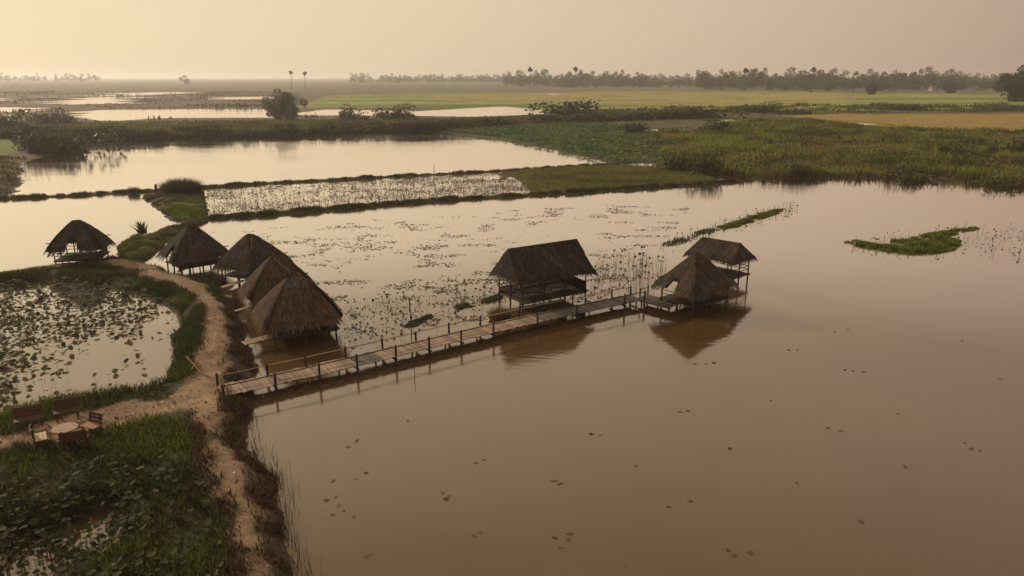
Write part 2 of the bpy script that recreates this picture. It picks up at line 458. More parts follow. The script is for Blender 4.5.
def ground_mat():
    m, nt, b = new_mat('ground_soil')
    at = nd(nt, 'ShaderNodeAttribute', attribute_name='Col')
    tc = nd(nt, 'ShaderNodeTexCoord')
    n1 = noise(nt, 3.0, 7, tc.outputs['Object'], 0.65)
    n2 = noise(nt, 0.11, 5, tc.outputs['Object'], 0.6)
    c = mul(nt, at.outputs['Color'], maprange(nt, n1.outputs[0], 0.25, 0.75, 0.68, 1.32))
    c = mul(nt, c, maprange(nt, n2.outputs[0], 0.25, 0.75, 0.7, 1.3))
    nt.links.new(c, b.inputs['Base Color'])
    b.inputs['Roughness'].default_value = 0.95; b.inputs['Specular IOR Level'].default_value = 0.15
    bp = nd(nt, 'ShaderNodeBump'); bp.inputs['Strength'].default_value = 0.5; bp.inputs['Distance'].default_value = 0.03
    nt.links.new(n1.outputs[0], bp.inputs['Height']); nt.links.new(bp.outputs[0], b.inputs['Normal'])
    return m
def water_mat():
    m, nt, b = new_mat('muddy_water')
    tc = nd(nt, 'ShaderNodeTexCoord')
    n = noise(nt, 0.07, 6, tc.outputs['Object'], 0.6)
    cr = nd(nt, 'ShaderNodeValToRGB')
    cr.color_ramp.elements[0].position = 0.3; cr.color_ramp.elements[1].position = 0.7
    cr.color_ramp.elements[0].color = (0.080, 0.046, 0.0155, 1); cr.color_ramp.elements[1].color = (0.108, 0.064, 0.025, 1)
    nt.links.new(n.outputs[0], cr.inputs[0]); nt.links.new(cr.outputs[0], b.inputs['Base Color'])
    b.inputs['Roughness'].default_value = 0.9
    b.inputs['Specular IOR Level'].default_value = 0.0
    gl = nd(nt, 'ShaderNodeBsdfGlossy'); gl.inputs['Roughness'].default_value = 0.07
    gl.inputs['Color'].default_value = (1.0, 0.925, 0.885, 1)
    lw = nd(nt, 'ShaderNodeLayerWeight'); lw.inputs['Blend'].default_value = 0.5
    fr = nd(nt, 'ShaderNodeValToRGB')        # sky reflection strengthened by hand: glossier than clean water at a slant
    el = fr.color_ramp.elements
    el[0].position = 0.0; el[0].color = (0.03,) * 3 + (1,)
    el[1].position = 1.0; el[1].color = (1, 1, 1, 1)
    for p_, v_ in ((0.41, 0.09), (0.577, 0.25), (0.70, 0.38), (0.79, 0.80), (0.87, 0.95)):
        e = el.new(p_); e.color = (v_, v_, v_, 1)
    mx = nd(nt, 'ShaderNodeMixShader')
    nt.links.new(lw.outputs['Facing'], fr.inputs[0]); nt.links.new(fr.outputs[0], mx.inputs[0])
    nt.links.new(b.outputs[0], mx.inputs[1]); nt.links.new(gl.outputs[0], mx.inputs[2])
    nt.links.new(mx.outputs[0], nt.nodes['Material Output'].inputs['Surface'])
    mp = nd(nt, 'ShaderNodeMapping'); mp.inputs['Scale'].default_value = (0.7, 1.5, 1)
    mp.inputs['Rotation'].default_value = (0, 0, R(20))
    nt.links.new(tc.outputs['Object'], mp.inputs['Vector'])
    r = noise(nt, 1.3, 3, mp.outputs[0], 0.5)
    r3 = noise(nt, 0.05, 4, mp.outputs[0], 0.6)
    nt.links.new(maprange(nt, r3.outputs[0], 0.35, 0.68, 0.03, 0.16), gl.inputs['Roughness'])
    r2 = noise(nt, 0.12, 3, mp.outputs[0], 0.5)
    a = nd(nt, 'ShaderNodeMath', operation='MULTIPLY')
    nt.links.new(r.outputs[0], a.inputs[0]); nt.links.new(maprange(nt, r2.outputs[0], 0.35, 0.65, 0.15, 1.0), a.inputs[1])
    bp = nd(nt, 'ShaderNodeBump'); bp.inputs['Strength'].default_value = 0.22; bp.inputs['Distance'].default_value = 0.07
    nt.links.new(a.outputs[0], bp.inputs['Height']); nt.links.new(bp.outputs[0], gl.inputs['Normal'])
    return m
M_GROUND = ground_mat(); M_WATER = water_mat()

# ------------------------------------------------------------------ ground sheet and water
def axis(segs):
    out = [segs[0][0]]
    for a, b, s0, s1 in segs:
        p = a
        L = b - a
        n = max(1, int(round(L / ((s0 + s1) / 2))))
        w = np.linspace(s0, s1, n); w = np.cumsum(w) / w.sum() * L + a
        out += list(w)
    return np.array(out)
XS = axis([(-10500, -1200, 900, 60), (-1200, -160, 60, 3), (-160, -48, 3, 0.8), (-48, -6, 0.3, 0.3), (-6, 60, 0.8, 0.8), (60, 200, 0.9, 3), (200, 1300, 3, 60), (1300, 10500, 60, 900)])
YS = axis([(-300, 12, 30, 1), (12, 62, 0.3, 0.3), (62, 130, 0.4, 0.5), (130, 300, 0.7, 2.2), (300, 1200, 2.5, 20), (1200, 10500, 30, 800)])
gx, gy = np.meshgrid(XS, YS)
gx = gx.ravel(); gy = gy.ravel()
gh, gk = land(gx, gy)
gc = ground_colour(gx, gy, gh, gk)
nx, ny = len(XS), len(YS)
ii = (np.arange(ny - 1)[:, None] * nx + np.arange(nx - 1)[None, :]).ravel()
gF = np.stack([ii, ii + 1, ii + 1 + nx, ii + nx], 1)
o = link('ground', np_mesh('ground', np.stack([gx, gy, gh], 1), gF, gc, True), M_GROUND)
tag(o, 'earth banks, dikes and flat fields reaching to the hazy horizon', 'ground', kind='structure')
o = MB(); W = 10480
o.v = [(-W, -290, 0), (W, -290, 0), (W, W, 0), (-W, W, 0)]; o.f = [(0, 1, 2, 3)]
o = o.build('water', M_WATER)
tag(o, 'still muddy brown pond water between the dikes', 'water', kind='structure')

def zat(x, y):
    h, _ = land(np.array([x]), np.array([y])); return float(h[0])

# ------------------------------------------------------------------ scatter helpers
def rand_in(poly, n, rs=RS):
    lo, hi = poly.min(0), poly.max(0)
    out = np.zeros((0, 2))
    while len(out) < n:
        p = rs.rand(max(n, 2000), 2) * (hi - lo) + lo
        p = p[sdp(p[:, 0], p[:, 1], poly) > 0]
        out = np.vstack([out, p])
    return out[:n]
def along(P, n, w, rs=RS):
    P = np.asarray(P); seg = np.linalg.norm(np.diff(P, axis=0), axis=1); cs = np.concatenate([[0], np.cumsum(seg)])
    s = rs.rand(n) * cs[-1]
    x = np.interp(s, cs, P[:, 0]); y = np.interp(s, cs, P[:, 1])
    i = np.clip(np.searchsorted(cs, s) - 1, 0, len(seg) - 1)
    d = np.diff(P, axis=0)[i] / seg[i][:, None]
    o_ = rs.randn(n) * w if np.isscalar(w) else rs.rand(n) * (w[1] - w[0]) + w[0]
    return np.stack([x - d[:, 1] * o_, y + d[:, 0] * o_], 1)
def blades(p, z, hgt, wid, lean, base, var=0.35, rs=RS):
    """one bent blade (two triangles) per point"""
    n = len(p)
    a = rs.rand(n) * 2 * np.pi; b = rs.rand(n) * 2 * np.pi
    hgt = np.broadcast_to(hgt, (n,)) * (0.55 + 0.8 * rs.rand(n)); wid = np.broadcast_to(wid, (n,)) * (0.6 + 0.8 * rs.rand(n))
    L = lean * rs.rand(n) * hgt
    P0 = np.stack([p[:, 0], p[:, 1], z], 1)
    W_ = np.stack([np.cos(a), np.sin(a), a * 0], 1) * wid[:, None] / 2
    D = np.stack([np.cos(b), np.sin(b), b * 0], 1)
    mid = P0 + D * (L * 0.35)[:, None] + np.array([0, 0, 1])[None] * (hgt * 0.6)[:, None]
    top = P0 + D * L[:, None] + np.array([0, 0, 1])[None] * hgt[:, None]
    V = np.stack([P0 - W_, P0 + W_, mid + W_ * 0.7, mid - W_ * 0.7, top], 1)
    i0 = np.arange(n) * 5
    F_ = np.concatenate([np.stack([i0, i0 + 1, i0 + 2], 1), np.stack([i0, i0 + 2, i0 + 3], 1), np.stack([i0 + 3, i0 + 2, i0 + 4], 1)])
    base = np.asarray(base, float)
    if base.ndim == 1: base = np.repeat(base[None], n, 0)
    c = base * (1 + var * (rs.rand(n, 1) * 2 - 1)) * (1 + 0.15 * (rs.rand(n, 3) * 2 - 1))
    return V.reshape(-1, 3), F_, np.repeat(c, 5, 0)
def cards(p, size, base, var=0.4, flat=0.0, rs=RS):
    """randomly turned leaf quads"""
    n = len(p)
    nrm = rs.randn(n, 3); nrm[:, 2] += flat; nrm /= np.linalg.norm(nrm, axis=1)[:, None]
    t = np.cross(nrm, rs.randn(n, 3)); t /= np.linalg.norm(t, axis=1)[:, None] + 1e-9
    b = np.cross(nrm, t)
    s = np.broadcast_to(size, (n,)) * (0.5 + rs.rand(n)); s = s[:, None] / 2
    k1 = 0.55 + 0.3 * rs.rand(n, 1)
    V = np.stack([p - t * s, p - b * s * k1, p + t * s, p + b * s * k1], 1)
    i0 = np.arange(n) * 4
    base = np.asarray(base, float)
    if base.ndim == 1: base = np.repeat(base[None], n, 0)
    c = base * (1 + var * (rs.rand(n, 1) * 2 - 1)) * (1 + 0.15 * (rs.rand(n, 3) * 2 - 1))
    return V.reshape(-1, 3), np.stack([i0, i0 + 1, i0 + 2, i0 + 3], 1), np.repeat(c, 4, 0)
def discs(p, r, tilt, base, var=0.35, cup=0.2, k=7, rs=RS):
    n = len(p)
    th = np.arange(k) / k * 2 * np.pi
    rr = 1 + 0.18 * (rs.rand(n, k) * 2 - 1)
    T = np.zeros((n, k + 1, 3))
    T[:, 1:, 0] = np.cos(th)[None] * rr; T[:, 1:, 1] = np.sin(th)[None] * rr; T[:, 1:, 2] = cup * (0.6 + 0.8 * rs.rand(n, 1))
    T[:, 0, 2] = 0
    T *= (np.broadcast_to(r, (n,)) * (0.6 + 0.8 * rs.rand(n)))[:, None, None]
    ax = rs.rand(n) * 2 * np.pi; an = np.abs(rs.randn(n)) * tilt
    ca, sa = np.cos(an), np.sin(an)
    x, y, zz = T[..., 0], T[..., 1], T[..., 2]
    # tilt about the y axis, then turn
    x2 = x * ca[:, None] + zz * sa[:, None]; z2 = -x * sa[:, None] + zz * ca[:, None]
    cz, sz = np.cos(ax)[:, None], np.sin(ax)[:, None]
    V = np.stack([x2 * cz - y * sz, x2 * sz + y * cz, z2], -1) + p[:, None, :]
    i0 = (np.arange(n) * (k + 1))[:, None]
    j = np.arange(k)[None]
    F_ = np.stack([np.broadcast_to(i0, (n, k)), i0 + 1 + j, i0 + 1 + (j + 1) % k], -1).reshape(-1, 3)
    base = np.asarray(base, float)
    if base.ndim == 1: base = np.repeat(base[None], n, 0)
    c = base * (1 + var * (rs.rand(n, 1) * 2 - 1)) * (1 + 0.12 * (rs.rand(n, 3) * 2 - 1))
    return V.reshape(-1, 3), F_, np.repeat(c, k + 1, 0)
def join(parts):
    V, F_, C = [], [], []; k = 0
    for v, f, c in parts:
        V.append(v); F_.append(f + k); C.append(c); k += len(v)
    return np.concatenate(V), np.concatenate(F_), np.concatenate(C)
def stuff(name, data, mat, label, cat):
    V, F_, C = data
    return tag(link(name, np_mesh(name, V, F_, C), mat), label, cat, kind='stuff')

# ------------------------------------------------------------------ bridge
def resample(P, step):
    P = np.asarray(P); seg = np.linalg.norm(np.diff(P, axis=0), axis=1); cs = np.concatenate([[0], np.cumsum(seg)])
    s = np.arange(0, cs[-1], step)
    return np.stack([np.interp(s, cs, P[:, 0]), np.interp(s, cs, P[:, 1])], 1)
ZD = 0.5
near = GL([(218, 397), (276.5, 385), (319, 375), (358, 366), (396, 357), (430, 348), (461.5, 339.8), (493, 332.5), (537, 322), (577, 314), (625, 303.5), (649, 299)], ZD)
far_ = GL([(207, 390), (267, 375), (307, 366.5), (345.6, 357.7), (382.6, 348.7), (416, 341), (449, 333.4), (480, 326.5), (520, 317.5), (562, 308.5), (612, 298), (637, 293)], ZD)
centre = (resample(near, 0.05)[:580] + 0 * 1)
def project_mid():
    A = resample(near, 0.25); B = resample(far_, 0.25)
    mids, half = [], []
    for a in A:
        d = np.hypot(*(B - a).T); j = d.argmin()
        mids.append((a + B[j]) / 2); half.append(d[j] / 2)
    return np.array(mids), np.array(half)
MID, HALF = project_mid()
k5 = np.ones(9) / 9
pad = lambda v: np.concatenate([[v[0]] * 4, v, [v[-1]] * 4])
MID = np.stack([np.convolve(pad(MID[:, 0]), k5, 'valid'), np.convolve(pad(MID[:, 1]), k5, 'valid')], 1)
BW = 0.78
MIDS = resample(MID, 0.05)
seg = np.linalg.norm(np.diff(MIDS, axis=0), axis=1); BL = seg.sum()
def bridge_at(s):
    i = min(int(s / 0.05), len(MIDS) - 2); p = MIDS[i] + (MIDS[i + 1] - MIDS[i]) * (s / 0.05 - i)
    j0 = max(0, i - 12); j1 = min(len(MIDS) - 1, i + 12)
    d = MIDS[j1] - MIDS[j0]; d = d / np.linalg.norm(d)
    return p, d, np.array([-d[1], d[0]])
bridge = empty('footbridge', (MIDS[0][0], MIDS[0][1], 0))
tag(bridge, 'long low wooden footbridge with post railings crossing the pond to the huts', 'bridge')
BO = Vector((MIDS[0][0], MIDS[0][1], 0))
def bl(p, z): return (p[0] - BO.x, p[1] - BO.y, z)
plank_mesh = MB().box((-BW, -0.5, -0.02), (BW, 0.5, 0.02)).mesh('plank', M_PLANK)
plank_grey = MB().box((-BW, -0.5, -0.02), (BW, 0.5, 0.02)).mesh('plank_grey', M_GREYPLANK)
s = 0.0; i = 0
while s < BL - 0.2:
    w = random.uniform(0.22, 0.33)
    p, d, n = bridge_at(min(s + w / 2, BL - 0.1))
    grey = 7.2 < s < 8.8 or s > 20.2
    o = link('plank', plank_grey if grey else plank_mesh, None, bridge)
    dz = 0.0 if s > 1.2 else 0.02
    o.location = bl(p + n * random.uniform(-0.05, 0.05), ZD + random.uniform(-0.012, 0.012) + dz)
    ang = math.atan2(n[1], n[0])
    o.rotation_euler = (random.uniform(-0.03, 0.03), random.uniform(-0.015, 0.015), ang + random.uniform(-0.03, 0.03))
    o.scale = (random.uniform(0.95, 1.06), (w - random.uniform(0.012, 0.035)), 1)
    s += w; i += 1
NP = [(p[0], p[1]) for p in near]; FP = [(p[0], p[1]) for p in far_]
def s_of(q): return float(np.hypot(*(MIDS - np.array(q)).T).argmin() * 0.05)
posts = {-1: [], 1: []}
for side, L in ((-1, NP), (1, FP)):
    for q in L:
        s_ = s_of(q); p, d, n = bridge_at(s_)
        e = p + n * side * (BW - 0.02)
        posts[side].append((s_, e))
        tilt = np.array([random.uniform(-0.05, 0.05), random.uniform(-0.05, 0.05)])
        top = e + tilt
        MB().pole(bl(e, -0.7), bl(top, ZD + 0.66 + random.uniform(-0.04, 0.08)), 0.078, 0.062, 7, 3, 0.012).build('post', M_POST, bridge)
    pr_ = sorted(posts[side], key=lambda t: t[0])
    for (s0, a), (s1, b) in zip(pr_[:-1], pr_[1:]):
        MB().pole(bl(a, ZD + 0.57), bl(b, ZD + 0.57), 0.032, 0.028, 6, 2, 0.02).build('rail', M_POST if side < 0 else M_BAMB, bridge)
for s_, e in posts[-1]:
    p, d, n = bridge_at(s_)
    MB().beam(bl(p - n * (BW + 0.14), ZD - 0.16), bl(p + n * (BW + 0.1), ZD - 0.16), 0.09, 0.1).build('cross_beam', M_POST, bridge)
    p, d, n = bridge_at(min(max(s_ + 1.15, 0), BL - 0.2))
    MB().pole(bl(p - n * (BW - 0.1), -0.7), bl(p - n * (BW - 0.1), ZD - 0.03), 0.055, 0.05, 7).build('stilt', M_POST, bridge)
for off in (-0.55, 0.0, 0.55):
    k = 0.0
    while k < BL - 0.3:
        e = min(k + 2.9, BL - 0.1)
        p0, d, n = bridge_at(k); p1, d1, n1_ = bridge_at(e)
        MB().beam(bl(p0 + n * off, ZD - 0.065), bl(p1 + n1_ * off, ZD - 0.065), 0.08, 0.08).build('stringer', M_POST, bridge)
        k += 2.9

# ------------------------------------------------------------------ thatched huts
def thatch_face(e0, e1, r0, r1, holes, rng, bc, fringe=0.28, sw=0.062, row=0.14, sag=0.10, round_=0.13):
    e0, e1, r0, r1 = map(np.array, (e0, e1, r0, r1))
    sl = np.linalg.norm((r0 + r1) / 2 - (e0 + e1) / 2)
    nrm = np.cross(e1 - e0, (r0 + r1) / 2 - (e0 + e1) / 2); nrm /= np.linalg.norm(nrm)
    def P(u, v):
        a = e0 + (e1 - e0) * u[:, None]; b = r0 + (r1 - r0) * u[:, None]
        q = a + (b - a) * v[:, None] - nrm[None] * (sag * 4 * np.clip(v, 0, 1) * (1 - np.clip(v, 0, 1)))[:, None]
        k = np.clip((np.abs(2 * u - 1) - 0.55) / 0.45, 0, 1.1) ** 2 * np.clip(1 - v, 0, 1.2)      # rounded corners
        q[:, :2] *= (1 - round_ * k)[:, None]; q[:, 2] -= 0.08 * k
        return q
    Vs, Fs, Cs = [], [], []; cnt = 0
    v0 = 0.0
    while v0 < 1.0:
        wid = np.linalg.norm((e1 - e0) * (1 - v0) + (r1 - r0) * v0)
        n = max(3, int(wid / sw * 1.25))
        u = (np.arange(n) + rng.rand(n)) / n
        jit = rng.rand(n)
        ln = (0.42 + 0.4 * rng.rand(n)) / sl
        vb = v0 - (0.03 + 0.16 * jit) / sl
        if v0 == 0.0: vb = v0 - fringe * (0.35 + jit) / sl
        vt = np.minimum(vb + ln + 0.1, 1.03)
        keep = np.ones(n, bool)
        for (u0, u1, h0, h1) in holes:
            keep &= ~((u > u0) & (u < u1) & (vb < h1) & (vt > h0 + 0.02))
        u, vb, vt = u[keep], vb[keep], vt[keep]; n = len(u)
        if n == 0:
            v0 += row / sl; continue
        ub = u + (rng.rand(n) - 0.5) * 0.10 / max(wid, 0.5)
        top = P(u, np.clip(vt, 0, 1)) + nrm * 0.015
        bot = P(ub, vb) + nrm[None] * (0.035 + 0.06 * rng.rand(n))[:, None]
        neg = np.clip(-vb, 0, 1) * sl
        bot[:, 2] -= neg * 0.45
        t = (e1 - e0) / np.linalg.norm(e1 - e0)
        w0 = sw * (0.5 + 0.5 * rng.rand(n))[:, None]; w1 = sw * (0.12 + 0.5 * rng.rand(n))[:, None]
        V = np.stack([top - t * w0, top + t * w0, bot + t * w1, bot - t * w1], 1)
        i0 = np.arange(n) * 4 + cnt; cnt += 4 * n
        Vs.append(V.reshape(-1, 3)); Fs.append(np.stack([i0, i0 + 3, i0 + 2, i0 + 1], 1))
        c = np.array(bc)[None] * 1.15 * (0.55 + 0.9 * rng.rand(n, 1) ** 1.3) * (1 + 0.1 * (rng.rand(n, 3) - 0.5))
        yy = np.full(n, v0 * sl)
        patch = 0.55 + 0.9 * fbm(u * wid * 0.9 + bc[0] * 900, yy * 0.8 + 7, 3) + 0.35 * (int(round(v0 * sl / row)) % 4 == 0)
        grey = sm(fbm(u * wid * 0.7 + bc[1] * 900, yy * 0.7 + 31), .5, .72)[:, None]
        c = c * (1 - grey) + c.mean(1, keepdims=True) * np.array([1.45, 1.35, 1.25]) * grey
        Cs.append(np.repeat(c * patch[:, None], 4, 0))
        v0 += row / sl
    # solid under-layer with the same openings
    NU, NV = 16, 9
    uu, vv = np.meshgrid(np.linspace(0, 1, NU + 1), np.linspace(0, 1, NV + 1))
    B = P(uu.ravel(), vv.ravel()) - nrm * 0.03
    q = []
    for a in range(NV):
        for b in range(NU):
            uc, vc = (b + 0.5) / NU, (a + 0.5) / NV
            if any(u0 < uc < u1 and h0 < vc < h1 for (u0, u1, h0, h1) in holes): continue
            k = a * (NU + 1) + b
            q.append((k, k + 1, k + NU + 2, k + NU + 1))
    return (np.concatenate(Vs), np.concatenate(Fs), np.concatenate(Cs)), (B, np.array(q))

def hut(name, label, cx, cy, rot, hx, hy, ze, zr, rl, zf=0.75, fx=None, fy=None, holes=None, seed=0, bc=(0.040, 0.029, 0.020),
        fringe=0.28, bottom=-0.7, group='thatched huts over the ponds', wall=(), rails=(), nmid=1, sw=0.062, row=0.14, sag=0.1, round_=0.13, extra=None):
    rng = np.random.RandomState(seed)
    rnd = random.Random(seed)
    holes = holes or {}
    fx = fx or hx - 0.65; fy = fy or hy - 0.65
    root = empty(name, (cx, cy, 0), R(rot))
    tag(root, label, 'hut', group)
    j = lambda a: a + rng.uniform(-0.07, 0.07)
    A = (-hx, -hy, j(ze)); B = (hx, -hy, j(ze)); C = (hx, hy, j(ze)); D = (-hx, hy, j(ze))
    R0 = (-rl, j(0), j(zr)); R1 = (rl, j(0), j(zr))
    faces = {'front': (A, B, R0, R1), 'right': (B, C, R1, R1), 'back': (C, D, R1, R0), 'left': (D, A, R0, R0)}
    th, bs, bq, kb = [], [], [], 0
    for nm, q in faces.items():
        t, (bv, bf) = thatch_face(*q, holes.get(nm, []), rng, bc, fringe, sw, row, sag, round_)
        th.append(t); bs.append(bv); bq.append(bf + kb); kb += len(bv)
    roof = link('roof', np_mesh('roof', np.concatenate(bs), np.concatenate(bq)), M_ROOFBASE, root)
    so = roof.modifiers.new('thickness', 'SOLIDIFY'); so.thickness = 0.07; so.offset = -1
    V, F_, Cc = join(th)
    t_ = link('thatch', np_mesh('thatch', V, F_, Cc), M_THATCH, roof); t_['kind'] = 'stuff'
    # ridge and hip bundles
    parts = []
    rc = lambda c: (c[0] * (1 - round_), c[1] * (1 - round_), c[2])
    A, B, C, D = map(rc, (A, B, C, D))
    lines = [(R0, R1, 1.0)] if rl > 0.25 else []
    if rl < hx - 0.4 and sag > 0.05:
        lines += [(A, R0, .6), (D, R0, .6), (B, R1, .6), (C, R1, .6)]
    for a, b, k in lines:
        a = np.array(a); b = np.array(b); L = np.linalg.norm(b - a); n = int(L / 0.035 * k)
        if n < 2: continue
        u = rng.rand(n); c = a + (b - a) * u[:, None]; c[:, 2] += 0.03
        pr = np.cross((b - a) / L, [0, 0, 1]); pr /= np.linalg.norm(pr)
        sd_ = np.where(rng.rand(n) < .5, -1, 1)[:, None]
        sp = (0.14 + 0.2 * rng.rand(n, 1)) * k
        end = c + pr * sd_ * sp - np.array([0, 0, 1]) * sp * (0.9 if k == 1 else 0.55) + (a - b) / L * rng.rand(n, 1) * 0.2 * (k < 1)
        w = (b - a) / L * 0.05
        Vv = np.stack([c - w, c + w, end + w * .6, end - w * .6], 1).reshape(-1, 3)
        i0 = np.arange(n) * 4
        cc = np.array(bc)[None] * (0.7 + 0.9 * rng.rand(n, 1))
        parts.append((Vv, np.stack([i0, i0 + 1, i0 + 2, i0 + 3], 1), np.repeat(cc, 4, 0)))
    if parts:
        V, F_, Cc = join(parts)
        t_ = link('ridge_thatch', np_mesh('ridge_thatch', V, F_, Cc), M_THATCH, roof); t_['kind'] = 'stuff'
    def rz(x, y):
        return ze + (zr - ze) * min((hx - abs(x)) / max(hx - rl, 0.05), (hy - abs(y)) / hy, 1.0) - 0.12
    ts = np.linspace(-1, 1, nmid + 2)
    pp = [(a * fx, b * fy) for a in ts for b in (-1, 1)] + [(a * fx, 0) for a in (-1, 1)]
    for (x, y) in pp:
        MB().pole((x + rnd.uniform(-.05, .05), y + rnd.uniform(-.05, .05), bottom), (x, y, rz(x, y)), 0.065, 0.05, 7, 3, 0.02).build('post', M_POST, root)
    for (x, y) in [(a * fx, b * fy) for a in (-.5, 0, .5) for b in (-.55, .55)]:
        MB().pole((x, y, bottom), (x, y, zf - 0.05), 0.05, 0.045, 6).build('stilt', M_POST, root)
    for y in (-fy, 0, fy):
        MB().beam((-fx - .15, y, zf - 0.09), (fx + .15, y, zf - 0.09), 0.09, 0.1).build('floor_beam', M_POST, root)
    x = -fx - 0.1
    slat = MB().box((-0.5, -fy - 0.12, -0.015), (0.5, fy + 0.12, 0.015)).mesh('floor_slat', M_FLOOR)
    while x < fx + 0.1:
        w = rnd.uniform(0.16, 0.24)
        o = link('floor_slat', slat, None, root); o.location = (x + w / 2, rnd.uniform(-.04, .04), zf - 0.022 + rnd.uniform(-.005, .005)); o.scale = (w - 0.02, 1, 1)
        x += w
    for y in (-fy, fy):
        MB().pole((-hx + .15, y, rz(hx - .3, 0) if False else ze - 0.02 + (zr - ze) * (hy - abs(y)) / hy - .16), (hx - .15, y, ze - 0.02 + (zr - ze) * (hy - abs(y)) / hy - .16), 0.045, 0.04, 6).build('roof_beam', M_POST, root)
    sides = {'front': ((-fx, -fy), (fx, -fy)), 'back': ((-fx, fy), (fx, fy)), 'left': ((-fx, -fy), (-fx, fy)), 'right': ((fx, -fy), (fx, fy))}
    for sd_ in rails:
        (x0, y0), (x1, y1) = sides[sd_]
        for z in (0.35, 0.62):
            MB().pole((x0, y0, zf + z), (x1, y1, zf + z), 0.03, 0.026, 6).build('rail', M_POST, root)
    for sd_, hgt in wall:
        (x0, y0), (x1, y1) = sides[sd_]
        L = math.hypot(x1 - x0, y1 - y0); n = int(L / 0.14)
        for q in range(n):
            t = (q + .5) / n
            MB().pole((x0 + (x1 - x0) * t, y0 + (y1 - y0) * t, zf - 0.1), (x0 + (x1 - x0) * t, y0 + (y1 - y0) * t, zf + hgt * rnd.uniform(.94, 1.03)), 0.062, 0.055, 5).build('wall_pole', M_POST, root)
    if extra: extra(root, rz)
    return root

def pale_pole(p0, p1):
    def f(root, rz):
        MB().pole(p0, p1, 0.022, 0.018, 5).build('bamboo_pole', M_BAMB, root)
    return f

hut('thatched_hut', 'thatched hut standing alone left of the dike spur, gap in its near roof', -37.9, 62.6, 12, 2.3, 2.1, 1.75, 4.1, 0.25, 0.85, fx=1.65, fy=1.4, seed=1,
    bc=(0.040, 0.029, 0.022), sag=-0.11, round_=0.2, holes={'front': [(0.36, 0.60, -0.3, 0.34)]}, rails=('front', 'back'), wall=(('right', .5),), bottom=-0.7)
hut('thatched_hut', 'thatched hut just right of the dike spur, arched gap cut in its left roof', -27.2, 60.9, 42, 2.45, 2.3, 1.55, 3.95, 0.2, 0.8, seed=2,
    bc=(0.042, 0.030, 0.022), sag=-0.03, holes={'left': [(0.55, 0.76, -0.3, 0.36)]}, rails=('back', 'right'), wall=(('front', .35),))
hut('thatched_hut', 'thatched hut third along the path, pale pole lying on its roof', -20.9, 57.2, 69, 2.4, 2.3, 1.6, 3.95, 0.2, 0.8, seed=3,
    bc=(0.042, 0.030, 0.022), sag=-0.03, holes={'back': [(0.15, 0.36, -0.3, 0.36)]}, rails=('right',), extra=pale_pole((-1.2, -1.0, 2.95), (-0.3, -0.35, 3.75)))
hut('thatched_hut', 'thatched hut squeezed behind the nearest one, its left roof sunlit', -16.6, 50.2, 26, 2.5, 2.3, 1.4, 3.9, 0.35, 0.75, seed=4,
    bc=(0.066, 0.042, 0.028), sag=-0.05, rails=('front',), extra=pale_pole((-0.3, -0.25, 3.85), (0.6, -1.3, 2.85)))
hut('thatched_hut', 'nearest thatched hut at the path edge, beside the start of the footbridge', -13.7, 44.6, 26, 2.5, 2.6, 1.5, 3.8, 0.45, 0.7, seed=5,
    bc=(0.068, 0.043, 0.029), sag=-0.07, fringe=0.34, rails=('front', 'right'), wall=(('back', .8),))
def dining(root, rz):
    for x0 in (-1.6, 0.5):
        MB().box((x0, -.55, 1.08), (x0 + 1.3, .15, 1.13)).build('table_board', M_GREYPLANK, root)
        for x1 in (x0 + .15, x0 + 1.15):
            MB().box((x1 - .04, -.24, .8), (x1 + .04, -.16, 1.08)).build('table_leg', M_POST, root)
    MB().pole((-2.8, -1.5, 1.5), (-1.0, -1.5, 1.25), .05, .04, 6).build('brace', M_POST, root)
hut('thatched_hut', 'long gabled thatched hut open on all sides behind the middle of the footbridge', 2.25, 51.65, 33, 3.3, 2.0, 2.3, 4.4, 3.05, 0.8, fx=2.8, fy=1.55, seed=6,
    bc=(0.034, 0.026, 0.023), fringe=0.16, nmid=2, sw=0.07, row=0.13, sag=0.03, round_=0.0, rails=('back', 'left'), wall=(('right', .75), ('back', .45)), extra=dining)
hut('thatched_hut', 'hip roofed thatched hut at the far end of the footbridge', 13.15, 50.4, 38, 2.55, 2.1, 1.8, 4.05, 0.15, 0.75, seed=7,
    bc=(0.056, 0.038, 0.027), fringe=0.28, sag=0.08, holes={'left': [(0.36, 0.56, -0.3, 0.24)]}, rails=('left', 'front', 'right'))
hut('thatched_hut', 'small open pavilion with ridged thatch roof behind the end hut', 16.75, 57.2, -48, 2.4, 1.65, 2.15, 3.5, 1.7, 0.85, fx=1.85, fy=1.3, seed=8,
    bc=(0.044, 0.032, 0.025), fringe=0.18, sag=0.06, round_=0.05, rails=('right', 'front', 'back'))

# landing deck in front of the end hut
def deck(name, label, c, rot, lx, ly, z, mat, cat='deck', stilts=True):
    root = empty(name, (c[0], c[1], 0), R(rot)); tag(root, label, cat)
    me = MB().box((-0.5, -ly / 2, -0.02), (0.5, ly / 2, 0.02)).mesh('plank', mat)
    x = -lx / 2
    while x < lx / 2 - 0.05:
        w = random.uniform(0.2, 0.28)
        o = link('plank', me, None, root); o.location = (x + w / 2, random.uniform(-.05, .05), z + random.uniform(-.008, .008)); o.scale = (w - 0.025, random.uniform(.96, 1.04), 1)
        x += w
    for y in (-ly / 2 + .15, ly / 2 - .15):
        MB().beam((-lx / 2, y, z - .07), (lx / 2, y, z - .07), .08, .09).build('stringer', M_POST, root)
        if stilts:
            for x in np.linspace(-lx / 2 + .1, lx / 2 - .1, 4):
                MB().pole((x, y, -.7), (x, y, z - .03), .05, .045, 6).build('stilt', M_POST, root)
    return root
dk = deck('landing_deck', 'grey plank landing between the bridge end and the end hut', (10.55, 50.35), -45, 3.0, 1.7, 0.47, M_GREYPLANK)
